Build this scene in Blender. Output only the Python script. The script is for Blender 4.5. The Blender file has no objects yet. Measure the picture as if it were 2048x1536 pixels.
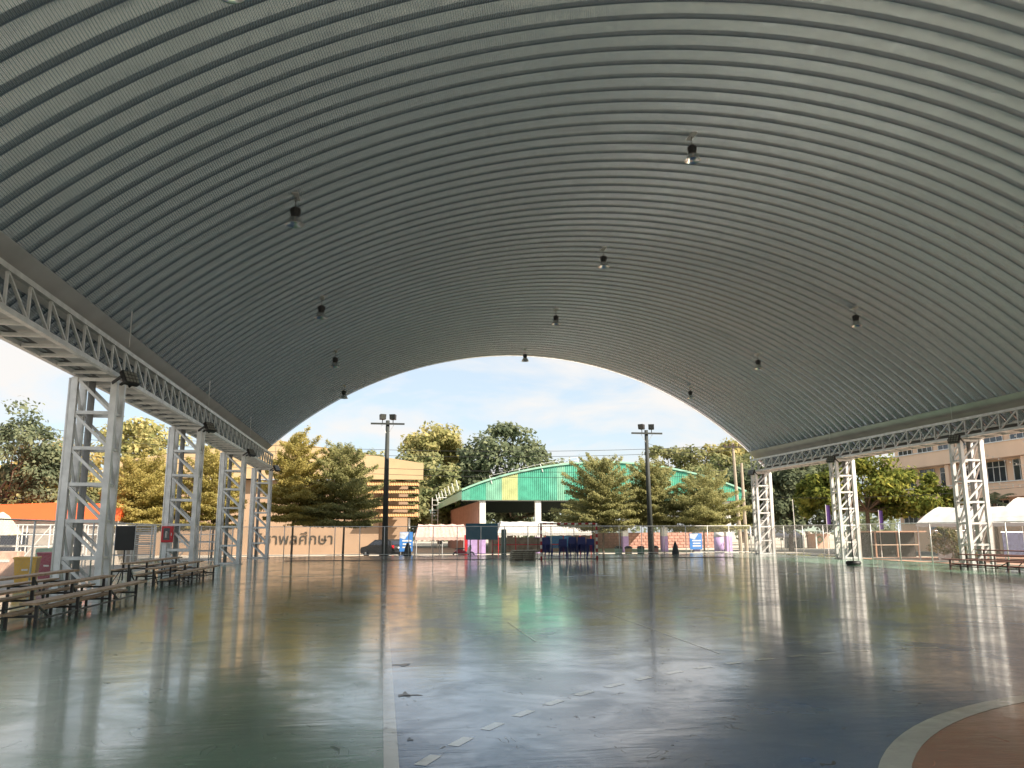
import bpy, math, random
import numpy as np
from mathutils import Vector, Matrix, Quaternion

# ------------------------------------------------------------------ camera, sky, sun, exposure
scene = bpy.context.scene
COL = scene.collection
rng = np.random.default_rng(11)
random.seed(11)

FPX, YAW, PITCH, ROLL = 1615.8, .15782, .18146, -.003424
cd = bpy.data.cameras.new('camera')
cd.sensor_width = 36.0
cd.lens = FPX / 2048 * 36
cd.clip_end = 3000
cam = bpy.data.objects.new('camera', cd)
COL.objects.link(cam)
fw = Vector((math.sin(YAW)*math.cos(PITCH), math.cos(YAW)*math.cos(PITCH), math.sin(PITCH)))
rt = Vector((math.cos(YAW), -math.sin(YAW), 0))
up = rt.cross(fw)
r2 = math.cos(ROLL)*rt + math.sin(ROLL)*up
u2 = -math.sin(ROLL)*rt + math.cos(ROLL)*up
cm = Matrix((r2, u2, -fw)).transposed().to_4x4()
cm.translation = (0, 0, 1.5)
cam.matrix_world = cm
scene.camera = cam

SUN_EL = math.radians(40)
SX, SY = .80, -.60
sdir = Vector((SX*math.cos(SUN_EL), SY*math.cos(SUN_EL), math.sin(SUN_EL)))

world = bpy.data.worlds.new('World')
scene.world = world
world.use_nodes = True
wn, wl = world.node_tree.nodes, world.node_tree.links
wn.clear()
w_out = wn.new('ShaderNodeOutputWorld')
w_bg = wn.new('ShaderNodeBackground')
w_bg.inputs['Strength'].default_value = .095
sky = wn.new('ShaderNodeTexSky')
sky.sky_type = 'NISHITA'
sky.sun_disc = False
sky.sun_elevation = SUN_EL
sky.sun_rotation = math.atan2(SX, SY)
sky.altitude = 100
sky.air_density = 1.0
sky.dust_density = 1.2
sky.ozone_density = 1.2
w_tc = wn.new('ShaderNodeTexCoord')
w_sep = wn.new('ShaderNodeSeparateXYZ')
wl.new(w_tc.outputs['Generated'], w_sep.inputs[0])
w_add = wn.new('ShaderNodeMath'); w_add.operation = 'ADD'; w_add.inputs[1].default_value = .16
wl.new(w_sep.outputs['Z'], w_add.inputs[0])
w_max = wn.new('ShaderNodeMath'); w_max.operation = 'MAXIMUM'; w_max.inputs[1].default_value = .05
wl.new(w_add.outputs[0], w_max.inputs[0])
w_div = wn.new('ShaderNodeVectorMath'); w_div.operation = 'DIVIDE'
w_cmb = wn.new('ShaderNodeCombineXYZ')
wl.new(w_max.outputs[0], w_cmb.inputs[0]); wl.new(w_max.outputs[0], w_cmb.inputs[1]); w_cmb.inputs[2].default_value = 1
wl.new(w_tc.outputs['Generated'], w_div.inputs[0]); wl.new(w_cmb.outputs[0], w_div.inputs[1])
w_noise = wn.new('ShaderNodeTexNoise')
w_noise.inputs['Scale'].default_value = 1.35
w_noise.inputs['Detail'].default_value = 7
w_noise.inputs['Roughness'].default_value = .56
w_noise.inputs['Distortion'].default_value = .35
wl.new(w_div.outputs[0], w_noise.inputs['Vector'])
w_ramp = wn.new('ShaderNodeValToRGB')
w_ramp.color_ramp.elements[0].position = .43
w_ramp.color_ramp.elements[0].color = (0, 0, 0, 1)
w_ramp.color_ramp.elements[1].position = .62
w_ramp.color_ramp.elements[1].color = (1, 1, 1, 1)
wl.new(w_noise.outputs['Fac'], w_ramp.inputs['Fac'])
w_pale = wn.new('ShaderNodeMixRGB'); w_pale.inputs['Fac'].default_value = .72
w_pale.inputs['Color2'].default_value = (2.6, 2.95, 3.2, 1)
wl.new(sky.outputs[0], w_pale.inputs['Color1'])
w_mix = wn.new('ShaderNodeMixRGB')
w_mix.inputs['Color2'].default_value = (3.65, 3.55, 3.45, 1)
wl.new(w_ramp.outputs['Color'], w_mix.inputs['Fac'])
wl.new(w_pale.outputs[0], w_mix.inputs['Color1'])
wl.new(w_mix.outputs[0], w_bg.inputs['Color'])
wl.new(w_bg.outputs[0], w_out.inputs[0])

sl = bpy.data.lights.new('sun', 'SUN')
sl.energy = 4.0
sl.angle = math.radians(.6)
sl.color = (1.0, .88, .72)
so = bpy.data.objects.new('sun', sl)
so.rotation_euler = (-sdir).to_track_quat('-Z', 'Y').to_euler()
so.location = (40, -40, 60)
COL.objects.link(so)

vs = scene.view_settings
vs.view_transform = 'Standard'
vs.look = 'None'
vs.gamma = 1
vs.use_curve_mapping = False
vs.exposure = 1.5
scene.render.engine = 'CYCLES'
scene.cycles.use_denoising = True
scene.cycles.max_bounces = 8
scene.cycles.diffuse_bounces = 4
scene.cycles.glossy_bounces = 4
scene.cycles.transparent_max_bounces = 12
scene.cycles.sample_clamp_indirect = 6

# ------------------------------------------------------------------ materials
MATS = {}
def mat(name, col, rough=.6, metal=0., var=.12, scale=3., bump=0., bscale=30., spec=None, alpha=None):
    if name in MATS: return MATS[name]
    m = bpy.data.materials.new(name); m.use_nodes = True
    n, l = m.node_tree.nodes, m.node_tree.links
    b = n['Principled BSDF']
    b.inputs['Roughness'].default_value = rough
    b.inputs['Metallic'].default_value = metal
    if spec is not None: b.inputs['Specular IOR Level'].default_value = spec
    tc = n.new('ShaderNodeNewGeometry')
    no = n.new('ShaderNodeTexNoise'); no.inputs['Scale'].default_value = scale; no.inputs['Detail'].default_value = 5
    l.new(tc.outputs['Position'], no.inputs['Vector'])
    rp = n.new('ShaderNodeValToRGB')
    rp.color_ramp.elements[0].position = .3; rp.color_ramp.elements[1].position = .7
    rp.color_ramp.elements[0].color = tuple(c*(1-var) for c in col) + (1,)
    rp.color_ramp.elements[1].color = tuple(min(1, c*(1+var)) for c in col) + (1,)
    l.new(no.outputs['Fac'], rp.inputs['Fac'])
    l.new(rp.outputs[0], b.inputs['Base Color'])
    if bump:
        n2 = n.new('ShaderNodeTexNoise'); n2.inputs['Scale'].default_value = bscale; n2.inputs['Detail'].default_value = 4
        l.new(tc.outputs['Position'], n2.inputs['Vector'])
        bp = n.new('ShaderNodeBump'); bp.inputs['Strength'].default_value = bump; bp.inputs['Distance'].default_value = .02
        l.new(n2.outputs['Fac'], bp.inputs['Height']); l.new(bp.outputs[0], b.inputs['Normal'])
    MATS[name] = m
    return m

def leaf_mat(name, c0, c1, c2, trans=.35, nscale=.5):
    m = bpy.data.materials.new(name); m.use_nodes = True
    n, l = m.node_tree.nodes, m.node_tree.links
    n.clear()
    out = n.new('ShaderNodeOutputMaterial')
    g = n.new('ShaderNodeNewGeometry')
    no = n.new('ShaderNodeTexNoise'); no.inputs['Scale'].default_value = nscale; no.inputs['Detail'].default_value = 3
    l.new(g.outputs['Position'], no.inputs['Vector'])
    ma = n.new('ShaderNodeMath'); ma.operation = 'MULTIPLY_ADD'; ma.inputs[1].default_value = .45
    l.new(g.outputs['Random Per Island'], ma.inputs[0])
    mb = n.new('ShaderNodeMath'); mb.operation = 'SUBTRACT'; mb.inputs[1].default_value = .2
    l.new(no.outputs['Fac'], mb.inputs[0]); l.new(mb.outputs[0], ma.inputs[2])
    rp = n.new('ShaderNodeValToRGB')
    e = rp.color_ramp.elements
    e[0].position = .15; e[0].color = c0 + (1,)
    e[1].position = .85; e[1].color = c2 + (1,)
    k = e.new(.5); k.color = c1 + (1,)
    l.new(ma.outputs[0], rp.inputs['Fac'])
    d = n.new('ShaderNodeBsdfDiffuse'); t = n.new('ShaderNodeBsdfTranslucent')
    l.new(rp.outputs[0], d.inputs[0]); l.new(rp.outputs[0], t.inputs[0])
    mx = n.new('ShaderNodeMixShader'); mx.inputs[0].default_value = trans
    l.new(d.outputs[0], mx.inputs[1]); l.new(t.outputs[0], mx.inputs[2]); l.new(mx.outputs[0], out.inputs[0])
    return m

def floor_mat(name, col, dark=.55, chalk=.12):
    """polished painted concrete: worn paint, chalky scuffs, gently uneven glossy sealer"""
    m = bpy.data.materials.new(name); m.use_nodes = True
    n, l = m.node_tree.nodes, m.node_tree.links
    b = n['Principled BSDF']
    b.inputs['IOR'].default_value = 1.85
    b.inputs['Coat Weight'].default_value = 1.0
    b.inputs['Coat Roughness'].default_value = .06
    b.inputs['Coat IOR'].default_value = 1.5
    g = n.new('ShaderNodeNewGeometry')
    def noise(sc, det, ro=.55, dist=0., stretch=None):
        t = n.new('ShaderNodeTexNoise'); t.inputs['Scale'].default_value = sc
        t.inputs['Detail'].default_value = det; t.inputs['Roughness'].default_value = ro
        t.inputs['Distortion'].default_value = dist
        if stretch:
            mp = n.new('ShaderNodeMapping'); mp.inputs['Scale'].default_value = stretch
            l.new(g.outputs['Position'], mp.inputs[0]); l.new(mp.outputs[0], t.inputs['Vector'])
        else: l.new(g.outputs['Position'], t.inputs['Vector'])
        return t
    big = noise(.45, 4); fine = noise(9, 6, .65)
    r1 = n.new('ShaderNodeValToRGB')
    r1.color_ramp.elements[0].position = .32; r1.color_ramp.elements[1].position = .68
    r1.color_ramp.elements[0].color = tuple(c*.78 for c in col)+(1,)
    r1.color_ramp.elements[1].color = tuple(c*1.18 for c in col)+(1,)
    l.new(big.outputs['Fac'], r1.inputs['Fac'])
    # chalky worn patches
    r2_ = n.new('ShaderNodeValToRGB'); r2_.color_ramp.elements[0].position = .54; r2_.color_ramp.elements[1].position = .80
    l.new(fine.outputs['Fac'], r2_.inputs['Fac'])
    mx = n.new('ShaderNodeMixRGB'); mx.inputs['Color2'].default_value = (.42, .44, .45, 1)
    sc_ = n.new('ShaderNodeMath'); sc_.operation = 'MULTIPLY'; sc_.inputs[1].default_value = chalk
    l.new(r2_.outputs[0], sc_.inputs[0]); l.new(sc_.outputs[0], mx.inputs['Fac']); l.new(r1.outputs[0], mx.inputs['Color1'])
    # dark curved scuff marks: thin contour bands of a stretched noise
    s1 = noise(1.7, 2, .5, 2.2, (1.0, .6, 1))
    sub = n.new('ShaderNodeMath'); sub.operation = 'SUBTRACT'; sub.inputs[1].default_value = .52
    ab = n.new('ShaderNodeMath'); ab.operation = 'ABSOLUTE'
    lt = n.new('ShaderNodeMath'); lt.operation = 'LESS_THAN'; lt.inputs[1].default_value = .0045
    l.new(s1.outputs['Fac'], sub.inputs[0]); l.new(sub.outputs[0], ab.inputs[0]); l.new(ab.outputs[0], lt.inputs[0])
    gate = noise(2.6, 2)
    gt = n.new('ShaderNodeMath'); gt.operation = 'GREATER_THAN'; gt.inputs[1].default_value = .55
    l.new(gate.outputs['Fac'], gt.inputs[0])
    mu = n.new('ShaderNodeMath'); mu.operation = 'MULTIPLY'
    l.new(lt.outputs[0], mu.inputs[0]); l.new(gt.outputs[0], mu.inputs[1])
    mu2 = n.new('ShaderNodeMath'); mu2.operation = 'MULTIPLY'; mu2.inputs[1].default_value = dark
    l.new(mu.outputs[0], mu2.inputs[0])
    m2 = n.new('ShaderNodeMixRGB'); m2.inputs['Color2'].default_value = (.02, .025, .03, 1)
    l.new(mu2.outputs[0], m2.inputs['Fac']); l.new(mx.outputs[0], m2.inputs['Color1'])
    l.new(m2.outputs[0], b.inputs['Base Color'])
    # the clear sealer has worn off in patches, leaving duller dusty paint
    pat = noise(.9, 7, .68, .8)
    pr = n.new('ShaderNodeMapRange'); pr.inputs['From Min'].default_value = .40; pr.inputs['From Max'].default_value = .58
    pr.inputs['To Min'].default_value = .30; pr.inputs['To Max'].default_value = 1.0
    l.new(pat.outputs['Fac'], pr.inputs['Value']); l.new(pr.outputs[0], b.inputs['Coat Weight'])
    cr = n.new('ShaderNodeMapRange'); cr.inputs['From Min'].default_value = .35; cr.inputs['From Max'].default_value = .7
    cr.inputs['To Min'].default_value = .13; cr.inputs['To Max'].default_value = .045
    l.new(fine.outputs['Fac'], cr.inputs['Value']); l.new(cr.outputs[0], b.inputs['Coat Roughness'])
    # gloss
    rr = n.new('ShaderNodeMapRange'); rr.inputs['From Min'].default_value = .3; rr.inputs['From Max'].default_value = .7
    rr.inputs['To Min'].default_value = .14; rr.inputs['To Max'].default_value = .30
    l.new(big.outputs['Fac'], rr.inputs['Value'])
    ra = n.new('ShaderNodeMath'); ra.operation = 'MULTIPLY_ADD'; ra.inputs[1].default_value = .35
    l.new(mu.outputs[0], ra.inputs[0]); l.new(rr.outputs[0], ra.inputs[2])
    l.new(ra.outputs[0], b.inputs['Roughness'])
    # trowel waves run across the court, so reflections smear towards the viewer more than sideways
    w1 = noise(1.0, 4, .6, .6, (.7, 3.6, 1)); w2 = noise(1.0, 4, .6, .2, (6.0, 22.0, 1))
    bp = n.new('ShaderNodeBump'); bp.inputs['Strength'].default_value = 1.0; bp.inputs['Distance'].default_value = .0022
    bp2 = n.new('ShaderNodeBump'); bp2.inputs['Strength'].default_value = .9; bp2.inputs['Distance'].default_value = .0006
    l.new(w1.outputs['Fac'], bp.inputs['Height']); l.new(w2.outputs['Fac'], bp2.inputs['Height'])
    l.new(bp.outputs[0], bp2.inputs['Normal']); l.new(bp2.outputs[0], b.inputs['Normal']); l.new(bp2.outputs[0], b.inputs['Coat Normal'])
    return m

def roof_mat():
    m = bpy.data.materials.new('crimped_roof_steel'); m.use_nodes = True
    n, l = m.node_tree.nodes, m.node_tree.links
    b = n['Principled BSDF']
    b.inputs['Metallic'].default_value = 1.0
    b.inputs['Roughness'].default_value = .38
    b.inputs['Base Color'].default_value = (.72, .80, .85, 1)
    g = n.new('ShaderNodeNewGeometry')
    uv = n.new('ShaderNodeUVMap'); uv.uv_map = 'arc'
    sp = n.new('ShaderNodeSeparateXYZ'); l.new(uv.outputs[0], sp.inputs[0])
    fr = n.new('ShaderNodeMath'); fr.operation = 'MULTIPLY'; fr.inputs[1].default_value = 2*math.pi/.052
    l.new(sp.outputs['X'], fr.inputs[0])
    si = n.new('ShaderNodeMath'); si.operation = 'SINE'; l.new(fr.outputs[0], si.inputs[0])
    no = n.new('ShaderNodeTexNoise'); no.inputs['Scale'].default_value = 3.6; no.inputs['Detail'].default_value = 2
    l.new(g.outputs['Position'], no.inputs['Vector'])
    b1 = n.new('ShaderNodeBump'); b1.inputs['Strength'].default_value = .5; b1.inputs['Distance'].default_value = .06
    l.new(no.outputs['Fac'], b1.inputs['Height'])
    b2 = n.new('ShaderNodeBump'); b2.inputs['Strength'].default_value = 1.0; b2.inputs['Distance'].default_value = .016
    l.new(si.outputs[0], b2.inputs['Height']); l.new(b1.outputs[0], b2.inputs['Normal'])
    l.new(b2.outputs[0], b.inputs['Normal'])
    n2 = n.new('ShaderNodeTexNoise'); n2.inputs['Scale'].default_value = .8; n2.inputs['Detail'].default_value = 5
    l.new(g.outputs['Position'], n2.inputs['Vector'])
    mr = n.new('ShaderNodeMapRange'); mr.inputs['To Min'].default_value = .16; mr.inputs['To Max'].default_value = .27
    l.new(n2.outputs['Fac'], mr.inputs['Value']); l.new(mr.outputs[0], b.inputs['Roughness'])
    return m

M_ROOF = roof_mat()
M_STEEL = mat('galvanised_steel', (.66, .66, .65), .42, .35, .16, 3.5)
M_STEEL2 = mat('grey_sheet_steel', (.46, .46, .45), .45, .3, .1, 1.2)
M_WHITE = mat('white_paint', (.78, .77, .74), .5)
M_DARK = mat('dark_steel', (.045, .04, .038), .45, .3)
M_BLACK = mat('black_plastic', (.022, .022, .024), .5)
M_WOOD = mat('bench_wood', (.45, .31, .20), .6, 0, .28, 9)
M_WOODR = mat('bench_wood_red', (.20, .075, .055), .5, 0, .25, 9)
M_RED = mat('red_paint', (.55, .02, .03), .4)
M_BARK = mat('bark', (.16, .12, .085), .9, 0, .3, 8, .6)
M_CONC = mat('concrete', (.40, .39, .36), .85, 0, .12, 3, .3)
M_GLASS = mat('dark_glass', (.03, .035, .05), .1, 0, .2, 1, spec=.8)
M_TENT = mat('tent_white', (.50, .485, .46), .8, 0, .10, 1.2, 1.0, 2.2)
M_YEL = mat('cream_yellow_wall', (.50, .36, .205), .8, 0, .06, .8)
M_TAN = mat('tan_wall', (.38, .26, .175), .85, 0, .08, .6)
M_TILE = mat('clay_tile', (.47, .27, .12), .75, 0, .22, 6)
M_GRN = mat('green_sheet', (.085, .40, .28), .5, .1, .2, 1.6)
M_GRN2 = mat('pale_green_sheet', (.22, .48, .35), .5, .1, .2, 1.4)
M_GRN3 = mat('yellowed_sheet', (.50, .55, .26), .5, 0, .15, 1.4)
M_GTRIM = mat('green_trim', (.30, .55, .42), .5)
M_PINK = mat('faded_pink_wall', (.46, .25, .20), .85, 0, .14, 1.2)
M_PURP = mat('lavender_paint', (.46, .32, .60), .6)
M_PEACH = mat('peach_render', (.88, .62, .44), .85, 0, .06, .6)
M_ORANGE = mat('orange_paint', (.80, .13, .035), .55, 0, .06, 1)
M_BLUE = mat('blue_plastic', (.02, .035, .20), .45)
M_LAMP = mat('spun_aluminium', (.75, .75, .73), .2, .95)

# ------------------------------------------------------------------ mesh helpers
class MB:
    def __init__(s): s.v = []; s.f = []
    def add(s, vs, fs):
        o = len(s.v); s.v += [tuple(v) for v in vs]; s.f += [tuple(i+o for i in f) for f in fs]; return s
    def box(s, c, d, rz=0., bev=0.):
        hx, hy, hz = d[0]/2, d[1]/2, d[2]/2
        cr, sr = math.cos(rz), math.sin(rz)
        if bev <= 0:
            P = [(x, y, z) for z in (-hz, hz) for x, y in ((-hx, -hy), (hx, -hy), (hx, hy), (-hx, hy))]
            F = [(3, 2, 1, 0), (4, 5, 6, 7), (0, 1, 5, 4), (1, 2, 6, 5), (2, 3, 7, 6), (3, 0, 4, 7)]
        else:
            k = bev; ring = [(-hx+k, -hy), (hx-k, -hy), (hx, -hy+k), (hx, hy-k), (hx-k, hy), (-hx+k, hy), (-hx, hy-k), (-hx, -hy+k)]
            sx, sy = (hx-k)/hx, (hy-k)/hy
            lv = [(-hz, 1-k/max(hx, hy)), (-hz+k, 1.), (hz-k, 1.), (hz, 1-k/max(hx, hy))]
            P = [(x*q, y*q, z) for z, q in lv for x, y in ring]
            F = [tuple(range(7, -1, -1)), tuple(range(24, 32))]
            for a in range(3):
                for i in range(8): F.append((a*8+i, a*8+(i+1) % 8, a*8+8+(i+1) % 8, a*8+8+i))
        return s.add([(c[0]+x*cr-y*sr, c[1]+x*sr+y*cr, c[2]+z) for x, y, z in P], F)
    def beam(s, a, b, w, h=None, upv=(0, 0, 1)):
        h = h or w
        a, b = Vector(a), Vector(b); d = (b-a).normalized()
        u = Vector(upv)
        if abs(d.dot(u)) > .95: u = Vector((0, 1, 0))
        r = d.cross(u).normalized(); u = r.cross(d).normalized()
        P = [p + r*x*w/2 + u*y*h/2 for p in (a, b) for x, y in ((-1, -1), (1, -1), (1, 1), (-1, 1))]
        return s.add(P, [(3, 2, 1, 0), (4, 5, 6, 7), (0, 1, 5, 4), (1, 2, 6, 5), (2, 3, 7, 6), (3, 0, 4, 7)])
    def tube(s, a, b, r0, r1=None, n=10, cap=True):
        r1 = r0 if r1 is None else r1
        a, b = Vector(a), Vector(b); d = (b-a).normalized()
        u = Vector((0, 0, 1)) if abs(d.z) < .9 else Vector((0, 1, 0))
        x = d.cross(u).normalized(); y = x.cross(d)
        P = [p + (x*math.cos(t)+y*math.sin(t))*r for p, r in ((a, r0), (b, r1)) for t in [2*math.pi*i/n for i in range(n)]]
        F = [(i, (i+1) % n, n+(i+1) % n, n+i) for i in range(n)]
        if cap: F += [tuple(range(n-1, -1, -1)), tuple(range(n, 2*n))]
        return s.add(P, F)
    def path(s, pts, r, n=6):
        for a, b in zip(pts[:-1], pts[1:]): s.tube(a, b, r, r, n, False)
        return s
    def lathe(s, prof, c=(0, 0, 0), n=20):
        P = [(c[0]+r*math.cos(2*math.pi*i/n), c[1]+r*math.sin(2*math.pi*i/n), c[2]+z) for r, z in prof for i in range(n)]
        F = [(k*n+i, k*n+(i+1) % n, (k+1)*n+(i+1) % n, (k+1)*n+i) for k in range(len(prof)-1) for i in range(n)]
        return s.add(P, F)
    def prism(s, poly, y0, y1, plane='xz'):
        n = len(poly)
        if plane == 'xz': P = [(x, y, z) for y in (y0, y1) for x, z in poly]
        elif plane == 'yz': P = [(y, x, z) for y in (y0, y1) for x, z in poly]
        else: P = [(x, z, y) for y in (y0, y1) for x, z in poly]
        F = [tuple(range(n)), tuple(range(2*n-1, n-1, -1))] + [(i, n+i, n+(i+1) % n, (i+1) % n) for i in range(n)]
        return s.add(P, F)
    def mesh(s, name, m=None, smooth=False):
        me = bpy.data.meshes.new(name); me.from_pydata(s.v, [], s.f)
        if m: me.materials.append(m)
        if smooth: me.polygons.foreach_set('use_smooth', [True]*len(me.polygons))
        me.update(); return me
    def obj(s, name, m, parent=None, loc=(0, 0, 0), smooth=False):
        return link(name, s.mesh(name, m, smooth), parent, loc)

def link(name, me, parent=None, loc=(0, 0, 0), rot=None):
    o = bpy.data.objects.new(name, me); COL.objects.link(o)
    o.location = loc
    if rot: o.rotation_euler = rot
    if parent is not None: o.parent = parent
    return o
def tag(o, label, cat=None, group=None, kind=None):
    o['label'] = label
    if cat: o['category'] = cat
    if group: o['group'] = group
    if kind: o['kind'] = kind
    return o
def thing(name, label, cat, loc=(0, 0, 0), rz=0., group=None):
    o = bpy.data.objects.new(name, None); COL.objects.link(o)
    o.empty_display_size = .3
    o.location = loc; o.rotation_euler = (0, 0, rz)
    return tag(o, label, cat, group)
def copy_tree(o, parent=None):
    c = o.copy(); COL.objects.link(c); c.parent = parent
    for ch in list(o.children): copy_tree(ch, c)
    return c
def structure(name, mb, m, label=None):
    o = mb.obj(name, m); o['kind'] = 'structure'
    if label: o['label'] = label
    return o

# ------------------------------------------------------------------ ground and court
GZ = -.5
M_GROUND = mat('earth_and_paving', (.50, .45, .37), .95, 0, .2, .25, .4, 6)
structure('ground', MB().add([(-700, -300, GZ), (700, -300, GZ), (700, 1200, GZ), (-700, 1200, GZ)], [(0, 1, 2, 3)]), M_GROUND)
M_ROAD = mat('road_asphalt', (.12, .115, .11), .9, 0, .2, 1.5, .4, 20)
structure('road', MB().add([(-60, 61.5, GZ+.004), (60, 61.5, GZ+.004), (60, 72, GZ+.004), (-60, 72, GZ+.004)], [(0, 1, 2, 3)]), M_ROAD)

F_GREEN = floor_mat('court_green', (.13, .28, .18), .5, .45)
F_BLUE = floor_mat('court_blue', (.030, .13, .31), 1.0, .45)
F_ORNG = floor_mat('court_orange', (.44, .12, .035), .4, .15)
F_LINE = floor_mat('court_line_paint', (.66, .67, .62), .5, .3)
structure('court_floor', MB().box((8.25, 27.6, GZ/2), (35.9, 56, -GZ)), F_GREEN)

def sheet(name, poly, z, m):
    return structure(name, MB().add([(x, y, z) for x, y in poly], [tuple(range(len(poly)))]), m)
CX = 8.9
F_APRON = floor_mat('court_apron', (.27, .31, .27), .2, .3)
sheet('court_apron', [(-9.6, 44.6), (26.1, 44.6), (26.1, 55.45), (-9.6, 55.45)], .003, F_APRON)
sheet('court_paint', [(.1, 2), (17.7, 2), (17.7, 42), (.1, 42)], .003, F_BLUE)
def d_shape(gy, s, r, n=28):
    pts = []
    for i in range(n+1):
        t = math.pi - (math.pi/2)*i/n; pts.append((CX-1.5+r*math.cos(t), gy+s*r*math.sin(t)))
    for i in range(n+1):
        t = math.pi/2 - (math.pi/2)*i/n; pts.append((CX+1.5+r*math.cos(t), gy+s*r*math.sin(t)))
    return pts if s < 0 else pts[::-1]
for gy, s in ((2.0, 1), (42.0, -1)):
    p1 = d_shape(gy, s, 5.24); p0 = d_shape(gy, s, 5.05)
    if s > 0: p1, p0 = p1, p0
    sheet('goal_area_paint', p0 if s < 0 else p0, .005, F_ORNG)
    mb = MB(); n = len(p1)
    mb.add([(x, y, .007) for x, y in p1]+[(x, y, .007) for x, y in p0], [(i, i+1, n+i+1, n+i) for i in range(n-1)])
    structure('goal_area_line', mb, F_LINE)
def strip(name, a, b, w, z=.006):
    a, b = Vector(a), Vector(b); d = (b-a).normalized(); q = Vector((-d.y, d.x))*w/2
    return sheet(name, [tuple(a-q), tuple(b-q), tuple(b+q), tuple(a+q)], z, F_LINE)
strip('side_line', (.1, 2), (.1, 42), .10)
strip('side_line', (17.7, 2), (17.7, 42), .10)
strip('end_line', (.15, 42), (17.65, 42), .10, .008)
strip('worn_line', (4.2, 10), (4.2, 20.3), .03)
strip('worn_line', (2.15, 11.5), (2.15, 14), .03)
strip('halfway_line', (.15, 22), (17.65, 22), .035, .0045)
# dashed nine metre line
for k in range(-1, 30):
    a0 = math.pi - (k*.0645+.03); a1 = a0 - .032
    if a1 < math.pi/2 - .02: break
    r = 8.03; c = (CX-1.5, 1.95)
    q = [(c[0]+rr*math.cos(a), c[1]+rr*math.sin(a)) for a, rr in ((a0, r-.045), (a1, r-.045), (a1, r+.045), (a0, r+.045))]
    if q[0][1] > 2: sheet('line_dash', q[::-1], .005, F_LINE)
# wet stains beside the line
M_WET = mat('wet_stain', (.03, .055, .095), .22, 0, .2, 4, spec=.2)
for cx_, cy_, a, b_ in ((.27, 9.8, .08, .08), (.25, 8.05, .05, .12), (.32, 8.0, .08, .03), (.24, 6.35, .02, .05)):
    pts = []
    for i in range(18):
        t = 2*math.pi*i/18; k = 1+.4*math.sin(3*t+cx_*90)+random.uniform(-.3, .3)
        pts.append((cx_+a*k*math.cos(t), cy_+b_*k*math.sin(t)))
    sheet('wet_patch', pts, .0055, M_WET)

# ------------------------------------------------------------------ the arched roof
RC, RZ0, RR = 8.9, -10.16, 23.29
Y_A, Y_B = -7.9, 52.2
PITCHY = .61
def arch(x_or_t, r=RR):
    return (RC + r*math.sin(x_or_t), RZ0 + r*math.cos(x_or_t))
T_L = -math.asin((RC+8.0)/RR); T_R = math.asin((25.8-RC)/RR)
roof = thing('arched_roof', 'grey ribbed steel barrel roof arching over the whole court', 'roof', (0, 0, 0))
def panel_mesh():
    prof = [(0, .06), (0, 0), (.18, 0), (.255, .24), (.29, .26), (.39, .26), (.43, .24), (.614, 0.006)]
    NS = 110
    ts = [T_L + (T_R-T_L)*i/NS for i in range(NS+1)]
    V, F, UV = [], [], []
    for (ya, ra), (yb, rb) in zip(prof[:-1], prof[1:]):
        o = len(V)
        for t in ts:
            for y, r in ((ya, ra), (yb, rb)):
                x, z = arch(t, RR+r); V.append((x, y, z)); UV.append((t*RR, y))
        for i in range(NS): F.append((o+2*i, o+2*i+1, o+2*i+3, o+2*i+2))
    o = len(V)                      # seam lip painted navy for the shadow gap at each flat's far edge
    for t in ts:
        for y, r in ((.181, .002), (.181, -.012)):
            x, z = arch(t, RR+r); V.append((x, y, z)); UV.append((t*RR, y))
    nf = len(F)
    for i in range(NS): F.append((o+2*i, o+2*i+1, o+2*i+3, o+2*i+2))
    me = bpy.data.meshes.new('roof_panel'); me.from_pydata(V, [], F)
    me.materials.append(M_ROOF); me.materials.append(mat('navy_seam_shadow', (.06, .09, .12), .5))
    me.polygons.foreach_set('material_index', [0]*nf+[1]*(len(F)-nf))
    uvl = me.uv_layers.new(name='arc')
    idx = np.empty(len(me.loops), np.int32); me.loops.foreach_get('vertex_index', idx)
    uvl.data.foreach_set('uv', np.array(UV, np.float32)[idx].ravel())
    me.polygons.foreach_set('use_smooth', [True]*len(me.polygons)); me.update()
    return me
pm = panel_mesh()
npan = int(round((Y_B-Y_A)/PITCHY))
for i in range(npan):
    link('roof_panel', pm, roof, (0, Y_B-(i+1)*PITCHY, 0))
def arc_strip(t0, t1, r, y0, y1, th=.02, n=8):
    mb = MB()
    pts = [arch(t0+(t1-t0)*i/n, r) for i in range(n+1)] + [arch(t1+(t0-t1)*i/n, r+th) for i in range(n+1)]
    return mb.prism(pts, y0, y1)
TF_L = -math.asin((RC+6.95)/RR); TF_R = math.asin((24.75-RC)/RR)
arc_strip(-math.asin((RC+7.45)/RR), TF_L, RR-.045, Y_A, Y_B+.02).obj('eave_flashing', M_STEEL2, roof)
arc_strip(TF_R, math.asin((25.25-RC)/RR), RR-.045, Y_A, Y_B+.02).obj('eave_flashing', M_STEEL2, roof)
arc_strip(T_L, T_R, RR-.02, Y_B+.03, Y_B+.07, .30, 90).obj('end_trim', M_STEEL, roof)

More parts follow.
